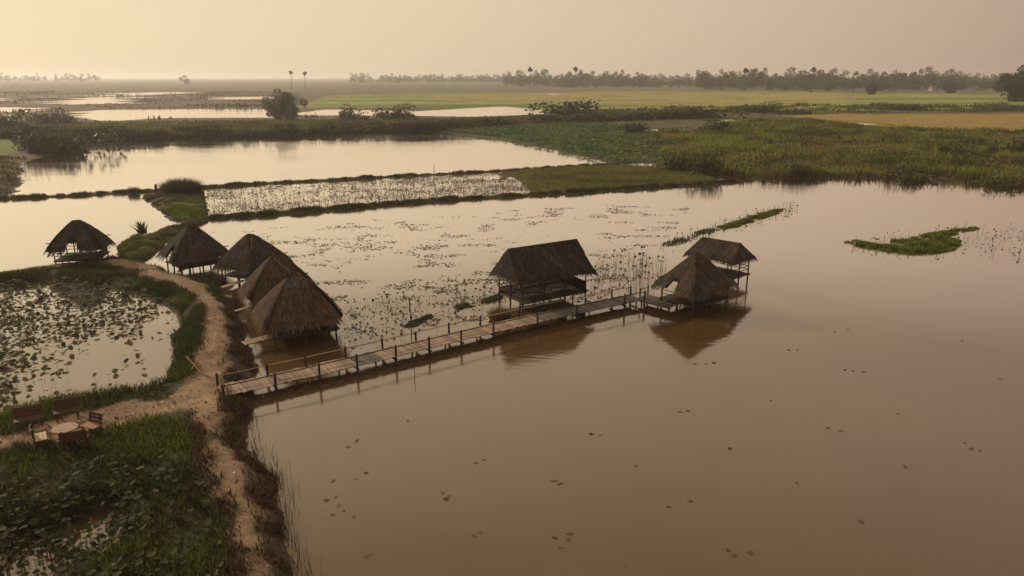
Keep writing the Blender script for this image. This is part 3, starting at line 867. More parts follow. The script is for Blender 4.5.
for x, y in ((-1.45, .8), (-1.45, -.2)):
    MB().pole((x, y, .4), (x, y, 1.2), .05, .045, 6).build('post', M_POST, dk)
MB().pole((-1.45, .8, 1.05), (-1.45, -.2, 1.05), .025, .022, 6).build('rail', M_POST, dk)

def gangplank(label, a, b, za, zb, w, slats):
    a = np.array(a); b = np.array(b); L = np.hypot(*(b - a)); root = empty('gangplank', (a[0], a[1], 0), math.atan2(*(b - a)[::-1])); tag(root, label, 'gangplank', 'gangplanks to the huts')
    sl = (zb - za) / L
    if slats:
        n = int(L / 0.16)
        for q in range(n):
            x = (q + .5) * L / n
            o = MB().box((-0.065, -w / 2, -.015), (.065, w / 2, .015)).build('slat', M_PLANK, root)
            o.location = (x, random.uniform(-.02, .02), za + sl * x + .03); o.rotation_euler = (0, -math.atan(sl), random.uniform(-.04, .04))
        for y in (-w / 3, w / 3):
            MB().pole((0, y, za - .02), (L, y, zb - .02), .035, .035, 6).build('bearer', M_POST, root)
    else:
        for y in (-w / 4, w / 4):
            MB().beam((0, y, za), (L, y, zb), w / 2 - .02, .05).build('board', M_BAMB, root)
    return root
gangplank('pale slatted gangplank from the path to the nearest hut', G(243, 344, .5), G(273, 336, .6), .5, .62, .75, True)
gangplank('narrow pale board gangplank to the hut squeezed behind the nearest one', G(235, 311, .5), G(254, 306, .65), .5, .68, .35, False)
gangplank('grey board gangplank from the path to the third hut', G(222, 287, .5), G(243, 281, .7), .48, .72, .5, False)
gangplank('short dark gangplank from the path to the hut right of the spur', G(178, 271.5, .45), G(192, 266, .7), .42, .75, .5, False)

# ------------------------------------------------------------------ garden furniture
def bench(label, px, py, facing, width=1.15, pale=False, bh=0.5):
    x, y = G(px, py, 0.85)
    z = zat(x, y)
    root = empty('wooden_bench', (x, y, z), R(facing)); tag(root, label, 'bench', 'wooden seats round the table')
    hw = width / 2
    sm_ = M_PALEWOOD if pale == 1 else M_TABLE if pale == 2 else M_RED
    for q in range(3):
        y0 = -0.22 + q * 0.15
        MB().box((-hw, y0, .40), (hw, y0 + .14, .44)).build('seat_board', sm_, root, 0.008)
    for q in range(3):
        z0 = .46 + q * .155
        MB().beam((-hw, .25 + .04 * q, z0 + .07), (hw, .25 + .04 * q, z0 + .07), .035, .15).build('back_board', M_RED, root, 0.008)
    for sx in (-1, 1):
        MB().box((sx * (hw - .12) - .03, -.2, -.1), (sx * (hw - .12) + .03, -.13, .40)).build('leg', M_RED, root)
        MB().beam((sx * (hw - .12), .19, -.1), (sx * (hw - .12), .285, .95), .06, .05).build('leg', M_RED, root)
        MB().box((sx * (hw - .12) - .028, -.13, .32), (sx * (hw - .12) + .028, .22, .398)).build('seat_bearer', M_RED, root)
    return root
bench('dark wooden bench by the lotus pond, left one of the pair', 29, 420, 30, 1.15)
bench('dark wooden bench by the lotus pond, right one of the pair', 67, 412.5, 26, 1.08)
bench('red brown wooden seat on the right of the round table', 91, 427, -22, 0.85, 2)
bench('dark wooden bench seen from behind on the near side of the table', 75, 440, 203, 1.05)
bench('low wooden seat with a bright bare seat left of the table', 41, 438, 125, 0.85, 1)
tx, ty = G(65, 428, 1.2); tz = zat(tx, ty)
tb = empty('round_table', (tx, ty, tz)); tag(tb, 'round wooden table on a thick stump among the benches', 'table')
MB().pole((0, 0, .66), (0, 0, .72), .52, .52, 28).build('table_top', M_TABLE, tb, 0.01)
MB().pole((0, 0, -.15), (0, 0, .66), .26, .2, 14).build('pedestal', M_TRUNK, tb)
# crossed sticks on the pond bank
x, y = G(195, 369, .7); z = zat(x, y)
cr = empty('crossed_sticks', (x, y, z)); tag(cr, 'two pale sticks tied in a cross on the grassy pond bank', 'sticks')
MB().pole((-.4, 0, -.2), (.35, .1, 1.15), .04, .035, 6).build('stick', M_PALEWOOD, cr)
MB().pole((.4, .05, -.2), (-.4, 0.02, .95), .04, .035, 6).build('stick', M_PALEWOOD, cr)
# poles standing in the water
def water_pole(label, px, py, hgt, r=.04, lean=(0.03, 0)):
    x, y = G(px, py); o = empty('water_pole', (x, y, 0)); tag(o, label, 'pole', 'poles standing in the ponds')
    MB().pole((0, 0, -.6), (lean[0] * hgt, lean[1] * hgt, hgt), r, r * .7, 6, 3, .02).build('shaft', M_POST, o)
water_pole('thin pole standing in the far pond beside the dike', 434, 179, 2.4, .06)
water_pole('dark stake standing beyond the bridge among the lotus stems', 412, 327, 1.9, .05, (-.06, 0))
water_pole('thin leaning stick in the open water in front of the bridge', 414, 380, .75, .025, (.08, .03))
water_pole('post at the corner of the bright green lawn on the left shore', 31.5, 156, 2.6, .16, (0, 0))
x, y = G(156, 191.5, .2)
o = MB().pole((x, y, 0), (x + .1, y, 1.25), .3, .16, 8, 3, .07).build('tree_stump', M_TRUNK); tag(o, 'dark stump on the dike left of the spiky tussock', 'stump')
x, y = G(161, 191, .2)
o = MB().pole((x, y, 0), (x - .1, y, .75), .28, .1, 8, 3, .07).build('tree_stump', M_TRUNK); tag(o, 'shorter stump between the dark stump and the spiky tussock', 'stump')

# ------------------------------------------------------------------ grass and reeds near the huts
box1 = np.array([(-60, 15), (-5, 15), (-5, 64), (-60, 64)])
p = rand_in(box1, 420000)
# keep what can be in or near the picture
d_ = np.hypot(p[:, 0], p[:, 1]); keep = (np.abs(p[:, 0]) < p[:, 1] * 0.85 + 4)
p = p[keep]
h, k = land(p[:, 0], p[:, 1])
gn = fbm(p[:, 0] / 1.6 + 9, p[:, 1] / 1.6)
dens = (h > 0.06) * (1 - k['dirt']) * (1 - k['dry']) * sm(gn + 0.25 * sm(-k['p1'], 0, 3) * 0, 0.22, 0.5)
dens *= np.where(k['p0'] > -2.0, 0.8, 1.0)
dens *= np.where((k['l1'] < 1.6) & (p[:, 1] > 54), 0.35, 1)
sel = RS.rand(len(p)) < dens
q = p[sel]; hq = h[sel]; gq = gn[sel]; n2q = fbm(q[:, 0] / 5, q[:, 1] / 5 + 40)
nearpond = sm(k['p1'][sel], -2.6, -0.3)
g1 = np.array([0.038, 0.052, 0.012]); g2 = np.array([0.085, 0.105, 0.020]); g3 = np.array([0.075, 0.062, 0.028])
w2 = sm(n2q, 0.45, 0.7)[:, None]; w3 = sm(fbm(q[:, 0] / 3 + 80, q[:, 1] / 3), 0.5, 0.75)[:, None] * 0.7
cb = (g1 * (1 - w2) + g2 * w2) * (1 - w3) + g3 * w3
hb = 0.14 + 0.20 * gq + 0.22 * nearpond + 0.12 * sm(k['p0'][sel], -4, 0)
print('bank grass', len(q))
stuff('grass', blades(q, hq - 0.02, hb, 0.045, 0.9, cb, .55), M_LEAF, 'short green grass on the banks beside the dirt path', 'grass')
q = np.vstack([along(PATH1[2:], 600, .75), along(PATH2[:7], 500, .8), along(PATH3, 350, .45)])
h, k = land(q[:, 0], q[:, 1]); sel = k['dirt'] > .3; q = q[sel]; h = h[sel]
stuff('pebbles', cards(np.stack([q[:, 0], q[:, 1], h + .015], 1), .07 * (1 + 1.6 * RS.rand(len(q)) ** 4), np.where(RS.rand(len(q), 1) < .25, np.array([[.38, .32, .26]]), np.array([[.16, .11, .075]])), .4, 2.5), M_DRY, 'small clods and pebbles on the trodden dirt path', 'pebbles')
q = np.vstack([along(PATH1[2:], 9000, 1.0), along(PATH2[:7], 9000, 1.3), along(PATH3, 6000, .8)])
h, k = land(q[:, 0], q[:, 1]); sel = (RS.rand(len(q)) < sm(fbm(q[:, 0] / .7 + 3, q[:, 1] / .7), .5, .66) * (1 - .8 * k['dirt'])) & (h > .15); q = q[sel]; h = h[sel]
stuff('dry_grass', blades(q, h - .02, .13, .04, 1.4, (.11, .08, .042), .5), M_DRY, 'trampled straw coloured grass along the edges of the dirt path', 'dry grass')
# dry brown growth on the east bank
q = rand_in(np.array([(-22, 15), (-4, 15), (-4, 50), (-22, 56)]), 120000)
h, k = land(q[:, 0], q[:, 1])
sel = (h > -0.05) & (RS.rand(len(q)) < k['dry'] * sm(fbm(q[:, 0] / .8, q[:, 1] / .8), .3, .6)) & (k['l1'] > -0.2)
q = q[sel]; h = h[sel]
print('dry', len(q))
stuff('dry_grass', blades(q, h - .03, 0.34, 0.05, 1.3, (0.085, 0.052, 0.032), .5), M_DRY, 'withered brown grass on the bank between path and open water', 'dry grass')
# thin reed stems at the foot of that bank
q = along(GL([(252, 420), (252, 445), (268, 466), (288, 482), (285, 505), (292, 535), (302, 576), (308, 620)]), 260, .28)
stuff('reed_stems', blades(q, np.full(len(q), -.1), 0.75, 0.022, .5, (0.06, 0.045, 0.03)), M_DRY, 'thin bare reed stems in the water along the brown bank', 'reeds')
# dikes, spur and triangle
qs = [along(DIKEA, 42000, .75), along(DIKEB, 30000, .6), rand_in(SPUR, 22000), rand_in(TRI, 16000)]
q = np.vstack(qs); h, k = land(q[:, 0], q[:, 1])
nn = fbm(q[:, 0] / 3, q[:, 1] / 3)
nf = fbm(q[:, 0] / .9 + 30, q[:, 1] / .9)
sel = (h > -0.25) & (RS.rand(len(q)) < sm(nf, .32, .6) + .08)
q = q[sel]; h = np.maximum(h[sel], -.03); nf = nf[sel]; nn = nn[sel]; tri = k['tri'][sel]; spur = k['spur'][sel]
bright = (sm(tri, 0, 1) * sm(q[:, 0] - G(172, 205)[0], -.5, 2.5))[:, None]
grn = np.maximum(sm(spur, -.2, .4), 0)[:, None]
gp = sm(fbm(q[:, 0] / 4 + 60, q[:, 1] / 4), .42, .62)[:, None]
cb = (np.array([0.085, 0.07, 0.04]) * (1 - gp) + np.array([0.085, 0.092, 0.03]) * gp) * (1 - grn) + (np.array([0.10, 0.115, 0.03]) * (1 - gp) + np.array([.12, .10, .05]) * gp) * grn
cb = cb * (1 - bright) + np.array([0.105, 0.135, 0.014]) * bright
stuff('dike_grass', blades(q, h - .03, 0.06 + .45 * np.clip(nn - .25, 0, 1) + .45 * np.clip(nf - .4, 0, 1), 0.085, .9, cb), M_LEAF, 'low dark grass along the two narrow dikes and the spur', 'grass')

def tussock(name, label, px, py, rad, hgt, n, base, z=.2, cat='plant', group=None, width=.07, spread=1.0):
    x, y = G(px, py, z)
    rr = np.sqrt(RS.rand(n)) * rad; a = RS.rand(n) * 2 * np.pi
    q = np.stack([np.cos(a) * rr, np.sin(a) * rr * .7], 1)
    L = hgt * (0.6 + .5 * RS.rand(n)) * (1 - .35 * (rr / rad) ** 2)
    out = np.stack([np.cos(a), np.sin(a)], 1) * (spread * (.15 + .65 * rr / rad) * L * RS.rand(n))[:, None]
    P0 = np.stack([q[:, 0], q[:, 1], np.zeros(n) - .05], 1)
    W_ = np.stack([-np.sin(a + RS.randn(n)), np.cos(a + RS.randn(n)), a * 0], 1) * (width * (.6 + .7 * RS.rand(n)))[:, None] / 2
    top = P0 + np.stack([out[:, 0], out[:, 1], L], 1)
    mid = (P0 + top) / 2; mid[:, 2] += L * .08; mid[:, :2] -= out * .15
    V = np.stack([P0 - W_, P0 + W_, mid + W_ * .8, mid - W_ * .8, top], 1).reshape(-1, 3)
    i0 = np.arange(n) * 5
    F_ = np.concatenate([np.stack([i0, i0 + 1, i0 + 2], 1), np.stack([i0, i0 + 2, i0 + 3], 1), np.stack([i0 + 3, i0 + 2, i0 + 4], 1)])
    c = np.repeat(np.array(base)[None] * (.6 + .8 * RS.rand(n, 1)), 5, 0)
    o = link(name, np_mesh(name, V, F_, c), M_LEAF); o.location = (x, y, z)
    return tag(o, label, cat, group)
tussock('reed_tussock', 'spiky dark reed tussock on the dike above the green triangle', 182, 193, 2.5, 2.3, 2600, (.055, .052, .028), width=.08, spread=1.1)
tussock('palm_seedling', 'small palm seedling on the tip of the grassy spur', 143, 233, .5, 1.5, 60, (.05, .05, .022), width=.14, spread=1.6)
tussock('reed_tussock', 'straw coloured reed clump beside the left end of the long gabled hut', 500, 319, .7, 1.1, 600, (.16, .115, .06), z=0, spread=1.0, width=.035)
tussock('reed_tussock', 'small dark tuft at the left end of the far dike', 134, 192.5, .8, 1.1, 200, (.05, .045, .03))

# floating green islands
def island(name, label, P, n, base, hgt):
    q = rand_in(P, n)
    e = sdp(q[:, 0], q[:, 1], P); nn = fbm(q[:, 0] / 1.3, q[:, 1] / 1.0)
    sel = RS.rand(n) < sm(np.minimum(e, 1.2) * .7 + (nn - .52) * 5 + (fbm(q[:, 0] / .5, q[:, 1] / .4 + 3) - .5) * 1.5, -.35, .7); q = q[sel]; e = e[sel]; nn = nn[sel]
    cb = np.array(base)[None] * (.5 + 1.4 * nn[:, None])
    data = blades(q, np.full(len(q), -.02), hgt * (.35 + .65 * sm(e, 0, 1.5)), .07, .9, cb)
    return stuff(name, data, M_LEAF, label, 'water plants')
isl_b = [(844, 242), (856, 239.8), (862, 241.5), (880, 244.8), (904, 245.4), (906, 243.4), (885, 241.8), (870, 240.6), (890, 239.2), (910, 237.8), (928, 233), (950, 230), (975, 226.8), (980, 229), (958, 233.5), (954, 238), (966, 243), (955, 250), (940, 254), (915, 255), (890, 252), (865, 248), (850, 246)]
island('floating_plants', 'bright green floating plant island near the right shore', GL(isl_b), 26000, (.115, .145, .028), .42)
island('floating_plants', 'narrow green floating plant island beyond the small pavilion', GL([(716, 227), (735, 221), (752, 215), (772, 210), (784, 209), (780, 213), (762, 219), (745, 225), (724, 230)]), 14000, (.115, .145, .03), .4)
island('floating_plants', 'sparse grey green weed mat leading to the narrow island', GL([(655, 245), (668, 238), (690, 233), (712, 227), (722, 229), (708, 236), (690, 242), (668, 247)]), 2600, (.06, .075, .04), .3)
island('floating_plants', 'dark weed clump by the stake behind the bridge', GL([(402, 327), (412, 321), (430, 314), (436, 315), (430, 320), (414, 327)]), 1500, (.045, .055, .025), .3)
island('floating_plants', 'row of small dark weed clumps left of the long gabled hut', GL([(448, 309), (462, 303), (480, 300), (502, 293), (506, 298), (484, 305), (466, 308), (452, 312)]), 1800, (.05, .06, .028), .35)

# stems of withered lotus in the strip between the dikes
def stems(P, n, hgt, wid, base, head, dens=None, z=-.1):
    q = rand_in(P, n)
    if dens is not None: q = q[RS.rand(len(q)) < dens(q[:, 0], q[:, 1])]
    n = len(q)
    a = blades(q, np.full(n, z), hgt, wid, .5, base)
    tops = a[0].reshape(-1, 5, 3)[:, 4]
    sel = RS.rand(n) < head
    b = discs(tops[sel], .10, .9, np.array(base) * 1.2, k=5)
    return join([a, b])
stuff('lotus_stems', stems(STRIPW, 17000, .45, .034, (.13, .098, .072), .15, lambda x, y: .25 + .75 * sm(fbm(x / 4, y / 4), .38, .6)), M_DRY, 'withered lotus stems standing in the strip between the two dikes', 'lotus stems')
q = rand_in(STRIPW, 26000)
q = q[RS.rand(len(q)) < .05 + .5 * sm(fbm(q[:, 0] / 3 + 70, q[:, 1] / 2), .45, .65) * (.4 + .6 * sm(q[:, 0], -25, 3))]
stuff('floating_weeds', discs(np.stack([q[:, 0], q[:, 1], .008 + .03 * RS.rand(len(q))], 1), .13, .15, (.15, .12, .085), cup=.02, k=6), M_LOTUS, 'withered brown pads lying between the stems in the strip', 'water weeds')
P_ = GL([(440, 330), (350, 350), (338, 340), (345, 300), (420, 296), (520, 275), (490, 320)])
stuff('lotus_stems', stems(P_, 900, .5, .018, (.075, .062, .045), .35, lambda x, y: sm(fbm(x / 2, y / 2), .3, .6)), M_DRY, 'scattered lotus stems in the water behind the first half of the bridge', 'lotus stems')
P_ = GL([(588, 296), (598, 262), (640, 256), (668, 266), (662, 284), (640, 296), (615, 300)])
stuff('lotus_stems', stems(P_, 420, 1.0, .024, (.055, .05, .035), .5, lambda x, y: sm(fbm(x / 2, y / 2), .25, .6)), M_DRY, 'tall lotus stems with drooping pods between the long hut and the end hut', 'lotus stems')
P_ = GL([(965, 243), (985, 236), (1024, 222), (1100, 215), (1100, 240), (1024, 262), (985, 256)])
stuff('lotus_stems', stems(P_, 300, .5, .03, (.06, .05, .04), .6, lambda x, y: sm(fbm(x / 3, y / 3), .35, .65)), M_DRY, 'sparse dark stems trailing right from the green island', 'lotus stems')

P_ = GL([(848, 240), (900, 235), (960, 225), (985, 228), (975, 246), (940, 257), (880, 253), (850, 247)])
stuff('lotus_stems', stems(P_, 170, .6, .035, (.05, .05, .03), .5), M_DRY, 'few dark stems poking out around the bright green island', 'lotus stems')
P_ = GL([(655, 247), (700, 228), (780, 206), (800, 206), (790, 214), (740, 228), (690, 244)])
stuff('lotus_stems', stems(P_, 240, .6, .035, (.05, .05, .03), .5), M_DRY, 'few dark stems poking out along the narrow green island', 'lotus stems')
# flat weed patches on the main pond
P_ = GL([(208, 232), (330, 222), (480, 212), (600, 205), (690, 208), (660, 250), (640, 275), (600, 300), (500, 318), (400, 330), (350, 340), (330, 300), (300, 262), (250, 240)])
q = rand_in(P_, 90000)
f = fbm(q[:, 0] / 2.6, q[:, 1] / 1.5, 3) + .10 * (fbm(q[:, 0] / 14 + 7, q[:, 1] / 14) - .5) * 3
q = q[RS.rand(len(q)) < sm(f, .55, .76) * .30]
print('weeds', len(q))
stuff('floating_weeds', discs(np.stack([q[:, 0], q[:, 1], .008 + .03 * RS.rand(len(q))], 1), 0.08, .12, (.15, .125, .08), cup=.02, k=6), M_LOTUS, 'thin floating weed patches scattered over the main pond', 'water weeds')

# lotus beds: left pond and marshy corner
def lotus_bed(P, n, dens, r, hgt, base, tilt):
    q = rand_in(P, n)
    q = q[RS.rand(n) < dens(q[:, 0], q[:, 1])]
    q = q[np.abs(q[:, 0]) < q[:, 1] * .85 + 3]
    z = hgt * RS.rand(len(q)) ** 1.2 + .02
    return q, z
def d1(x, y):
    t = (x - G(112, 340)[0]) + (fbm(x / 4, y / 4) - .5) * 9
    return sm(-t, -2.0, 2.5) * (.25 + .75 * sm(fbm(x / 1.8 + 3, y / 1.8), .38, .6)) + .12 * sm(fbm(x / 1.6, y / 1.6 + 5), .5, .66)
q1, z1 = lotus_bed(POND1, 11500, d1, .19, .55, None, .5)
M0 = GL([(-200, 490), (0, 486), (60, 480), (120, 470), (180, 470), (205, 500), (222, 545), (228, 600), (-300, 660)])
def d0(x, y): return (.15 + .85 * sm(fbm(x / 1.7 + 11, y / 1.7), .32, .55)) * (.35 + .65 * sm(sdp(x, y, POND0), -2.5, -.3))
q0, z0 = lotus_bed(M0, 4200, d0, .2, .55, None, .6)
h0, _ = land(q0[:, 0], q0[:, 1]); z0 = z0 + np.maximum(h0, 0)
print('lotus', len(q1), len(q0))
# the nearest ones become plants of their own
vis = (np.abs(q0[:, 0]) < (q0[:, 1] * math.cos(PITCH) + CAM_H * math.sin(PITCH)) * 512 / FOC) & (q0[:, 1] > G(512, 576)[1] - .3)
idx = np.where(vis)[0]; idx = idx[np.argsort(q0[idx, 1])][:240]
leaf_cols = [(.036, .046, .018), (.048, .054, .024), (.03, .04, .015), (.075, .072, .038)]
variants = []
for v in range(8):
    dV, dF, dC = discs(np.array([[0, 0, 0.]]), .2, .55, leaf_cols[v % 4], cup=.28, k=10)
    dV = dV * (0.2 / max(1e-6, np.abs(dV).max()))
    variants.append(np_mesh('lotus_leaf', dV, dF, dC, True))
    variants[-1].materials.append(M_LOTUS)
stem_me = MB().pole((0, 0, -1), (0, 0, 0), .012, .01, 5).mesh('stem', M_LOTUS)
at = stem_me.attributes.new('Col', 'FLOAT_COLOR', 'POINT')
for dd in at.data: dd.color = (.06, .06, .03, 1)
for i in idx:
    o = empty('lotus_plant', (q0[i, 0], q0[i, 1], 0), random.uniform(0, 6.28))
    tag(o, 'grey green lotus leaf on a stem in the marshy bottom left corner', 'lotus plant', 'lotus plants in the marshy corner')
    a = link('leaf', variants[random.randrange(8)], None, o); a.location = (0, 0, z0[i]); sc_ = random.uniform(.3, .72); a.scale = (sc_,) * 3
    b = link('stem', stem_me, None, o); b.location = (0, 0, z0[i]); b.scale = (1, 1, z0[i] - max(h0[i], 0) + .1)
rest = np.ones(len(q0), bool); rest[idx] = False
q0, z0 = q0[rest], z0[rest]
def lotus_mass(q, z, r, base, tilt, name, label):
    a = discs(np.stack([q[:, 0], q[:, 1], z], 1), r, tilt, base, var=.5, cup=.22, k=7)
    b = blades(q, np.full(len(q), -.1), (z + .1), .02, .0, (.05, .048, .028))
    stuff(name, join([a, b]), M_LOTUS, label, 'lotus')
base1 = np.where(RS.rand(len(q1), 1) < .3, np.array([[.13, .115, .07]]), np.array([[.062, .07, .034]]))
lotus_mass(q1, z1, .135, base1, .55, 'lotus_bed', 'dense withering lotus leaves covering the left half of the pond')
base0 = np.where(RS.rand(len(q0), 1) < .2, np.array([[.075, .072, .04]]), np.array([[.036, .046, .019]]))
lotus_mass(q0, z0, .115, base0, .6, 'lotus_bed', 'lotus leaves mixed with grass in the marshy corner behind the nearest plants')

# single pads floating on the open water in front
pad_px = [(327, 500), (336, 497), (339, 505), (344, 511), (333, 515), (333, 481), (354, 517), (356, 479), (366, 473), (348, 447), (357, 441), (449, 496), (443, 493), (446, 499),
          (370, 555), (366, 557), (474, 536), (480, 533), (555, 538), (570, 534), (569, 540), (561, 548), (600, 435), (591, 434), (636, 466), (690, 501), (669, 507), (625, 567),
          (728, 550), (735, 556), (750, 553), (695, 364), (706, 364), (714, 363), (789, 350), (797, 350), (853, 371), (864, 372), (845, 370), (965, 443), (972, 449), (980, 451), (841, 431), (828, 428), (898, 414),
          (861, 522), (771, 401), (680, 412), (688, 411), (835, 332), (848, 330), (962, 341), (1000, 379), (408, 421), (476, 463), (484, 460), (560, 484), (554, 481), (730, 449), (797, 483), (906, 467)]
pad_var = []
for v in range(5):
    k_ = 11; vs_ = [(0, 0, .005)]
    for a in range(k_ + 1):
        an = .25 + a / k_ * (2 * math.pi - .5)
        rr = random.uniform(.55, 1.15); vs_.append((math.cos(an) * rr, math.sin(an) * rr, random.uniform(.005, .03 + .12 * (v == 3))))
    me = bpy.data.meshes.new('lily_pad'); me.from_pydata(vs_, [], [(0, a + 1, a + 2) for a in range(k_)])
    at = me.attributes.new('Col', 'FLOAT_COLOR', 'POINT'); c = [(.13, .10, .06), (.12, .095, .058), (.16, .13, .085), (.09, .07, .042), (.13, .105, .06)][v]
    for dd in at.data: dd.color = (*c, 1)
    me.materials.append(M_LOTUS); pad_var.append(me)
for i, (px, py) in enumerate(pad_px):
    x, y = G(px, py)
    o = link('lily_pad', pad_var[i % 5]); o.location = (x, y, .006); r = random.uniform(.07, .14); o.scale = (r * random.uniform(.9, 1.6), r * random.uniform(.6, 1), r); o.rotation_euler = (0, 0, random.uniform(0, 6))
    tag(o, 'small ragged lily pad floating on the open brown water in front', 'lily pad', 'lily pads on the open water')

# ------------------------------------------------------------------ far vegetation
def tall(P, n, hgt, wid, base, name, label, dens=None, var=.4, lean=.6):
    q = rand_in(P, n); h, k = land(q[:, 0], q[:, 1])
    w_ = (h > .02)
    if dens is not None: w_ = w_ & (RS.rand(n) < dens(q[:, 0], q[:, 1]))
    q = q[w_]; h = h[w_]
    hh = hgt(q[:, 0], q[:, 1]) if callable(hgt) else hgt
    bb = base(q[:, 0], q[:, 1]) if callable(base) else base
    stuff(name, blades(q, h - .05, hh, wid, lean, bb, var), M_LEAF, label, 'tall grass')
def scrub(P, n, hgt, size, base, name, label, dens=None, var=.4):
    q = rand_in(P, n); h, k = land(q[:, 0], q[:, 1]); w_ = h > .02
    if dens is not None: w_ = w_ & (RS.rand(n) < dens(q[:, 0], q[:, 1]))
    q = q[w_]; h = h[w_]
    hh = hgt(q[:, 0], q[:, 1]); bb = base(q[:, 0], q[:, 1])
    t = RS.rand(len(q)) ** .7
    stuff(name, cards(np.stack([q[:, 0], q[:, 1], h + hh * t], 1), size, bb, var), M_LEAF, label, 'scrub')
def mixc(a, b, t): t = t[:, None]; return np.array(a)[None] * (1 - t) + np.array(b)[None] * t
SHRUB = np.vstack([GL([(664, 165), (655, 150), (648, 143), (658, 134), (700, 130), (745, 122), (815, 121), (880, 129), (950, 133), (1024, 133), (1200, 134), (1300, 190), (1024, 187), (990, 183.5), (960, 180.5), (935, 177.5), (905, 177.5), (885, 179.5), (850, 178.5), (800, 178.5), (760, 179.5), (735, 178.5), (700, 171)])])
def sh_h(x, y):
    e = sdp(x, y, LAND3); return .45 + 1.1 * sm(fbm(x / 7, y / 7), .4, .7) + 1.0 * sm(-e, -5, 0) * sm(fbm(x / 5 + 9, y / 5), .3, .5)
def sh_c(x, y):
    e = sdp(x, y, LAND3)
    c = mixc((.145, .175, .032), (.175, .15, .05), sm(fbm(x / 12 + 4, y / 9), .4, .62))
    c = mixc((0, 0, 0), (.065, .075, .024), sm(fbm(x / 6 + 40, y / 6), .5, .68)) + c * (1 - sm(fbm(x / 6 + 40, y / 6), .5, .68))[:, None]
    t = sm(-e, -3.5, -.5)[:, None]; return (c * (1 - t) + np.array([[.085, .06, .035]]) * t) * 1.25
tall(SHRUB, 150000, sh_h, .22, sh_c, 'tall_grass', 'tall tawny grass and reeds on the right shore of the pond', lambda x, y: .3 + .7 * sm(fbm(x / 4, y / 4), .25, .5))
def lump_h(x, y): return .3 + 1.3 * sm(fbm(x / 5 + 21, y / 5), .52, .68)
scrub(SHRUB, 60000, lump_h, .42, lambda x, y: mixc((.10, .10, .03), (.07, .062, .032), sm(fbm(x / 8 + 50, y / 8), .4, .6)), 'shore_scrub', 'low leafy bushes scattered through the tall grass of the right shore', lambda x, y: sm(fbm(x / 5 + 21, y / 5), .48, .6))
SHORE = LAND3[18:28]
q_ = along(SHORE, 26000, (-.3, 3.6))
hs = (.5 + 1.5 * sm(fbm(q_[:, 0] / 4, q_[:, 1] / 4), .35, .6)) * RS.rand(len(q_)) ** .6
stuff('shore_scrub', cards(np.stack([q_[:, 0], q_[:, 1], hs], 1), .34, mixc((.11, .08, .045), (.08, .085, .03), sm(fbm(q_[:, 0] / 6 + 3, q_[:, 1] / 6), .4, .6)), .5), M_LEAF, 'brown and green scrub along the water line of the right shore', 'scrub')
BELT = GL([(-200, 139), (60, 139.5), (150, 139.6), (256, 137.2), (340, 134), (436, 132.7), (520, 126), (640, 121), (720, 119), (720, 116.5), (560, 118), (420, 121), (250, 122.5), (60, 124), (-200, 124)])
def bl_h(x, y):
    e = sdp(x, y, LAND3); return .5 + 1.7 * sm(-e, -9, -1) * (.55 + .7 * sm(fbm(x / 9, y / 9), .3, .65)) + .6 * fbm(x / 5, y / 5)
def bl_c(x, y): return mixc((.125, .125, .048), (.085, .082, .036), sm(fbm(x / 15, y / 15), .4, .6))
scrub(BELT, 60000, bl_h, .62, bl_c, 'scrub_belt', 'belt of reeds and scrub on the far dike behind the big pond', lambda x, y: .35 + .65 * sm(fbm(x / 6, y / 6), .3, .5))
q_ = np.vstack([along(LAND3[1:8], 34000, (-.4, 8.0)), along(np.vstack([LAND3[7:8], GL([(520, 126), (640, 121), (720, 119)])]), 9000, (-1, 6))])
lump = sm(fbm(q_[:, 0] / 6 + 2, q_[:, 1] / 6), .3, .65)
hs = (1.0 + 2.0 * lump) * RS.rand(len(q_)) ** .6
stuff('scrub_belt', cards(np.stack([q_[:, 0], q_[:, 1], .1 + hs], 1), .7, mixc((.085, .08, .04), (.055, .056, .028), sm(fbm(q_[:, 0] / 12 + 3, q_[:, 1] / 6), .4, .6)), .4), M_LEAF, 'dark row of bushes along the water edge of the far dike', 'scrub')
L2S = GL([(28, 143), (60, 139), (88, 140), (84, 147), (70, 151.5), (45, 155), (30, 156)])
tall(L2S, 9000, 1.5, .35, (.085, .075, .04), 'shore_scrub', 'dusty scrub on the left shore below the far dike', lambda x, y: .2 + .8 * sm(fbm(x / 6, y / 6), .3, .5))
WEST = GL([(-100, 212), (0, 197), (13, 194), (18, 187), (24, 174), (20, 164), (28, 158), (0, 159), (-100, 161)])
tall(WEST, 9000, .5, .16, (.085, .07, .04), 'bank_weeds', 'low brown weeds on the bank at the left edge', lambda x, y: .1 + .9 * sm(fbm(x / 4, y / 4), .4, .6))
CR2 = GL([(535, 194.5), (600, 190), (660, 186), (718, 181.5), (698, 172.5), (660, 168), (617, 166), (560, 168.8), (510, 172)])
def cr_c(x, y): return mixc((.17, .17, .045), (.11, .105, .05), sm(fbm(x / 7, y / 5), .4, .65))
q = rand_in(CR2, 26000); sel = RS.rand(len(q)) < .25 + .75 * sm(q[:, 0] - G(530, 183)[0] + fbm(q[:, 0] / 4, q[:, 1] / 4) * 8, 0, 8)
q = q[sel]
stuff('marsh_crop', blades(q, np.full(len(q), .0), .42, .11, .8, cr_c(q[:, 0], q[:, 1])), M_LEAF, 'olive green marsh plants filling the right end of the strip between dikes', 'marsh plants')
q = rand_in(LOTUSF, 24000); f = fbm(q[:, 0] / 8, q[:, 1] / 8)
q = q[(RS.rand(len(q)) < .3 + .7 * sm(f, .35, .6)) & (sdp(q[:, 0], q[:, 1], WETS[8]) < 0)]
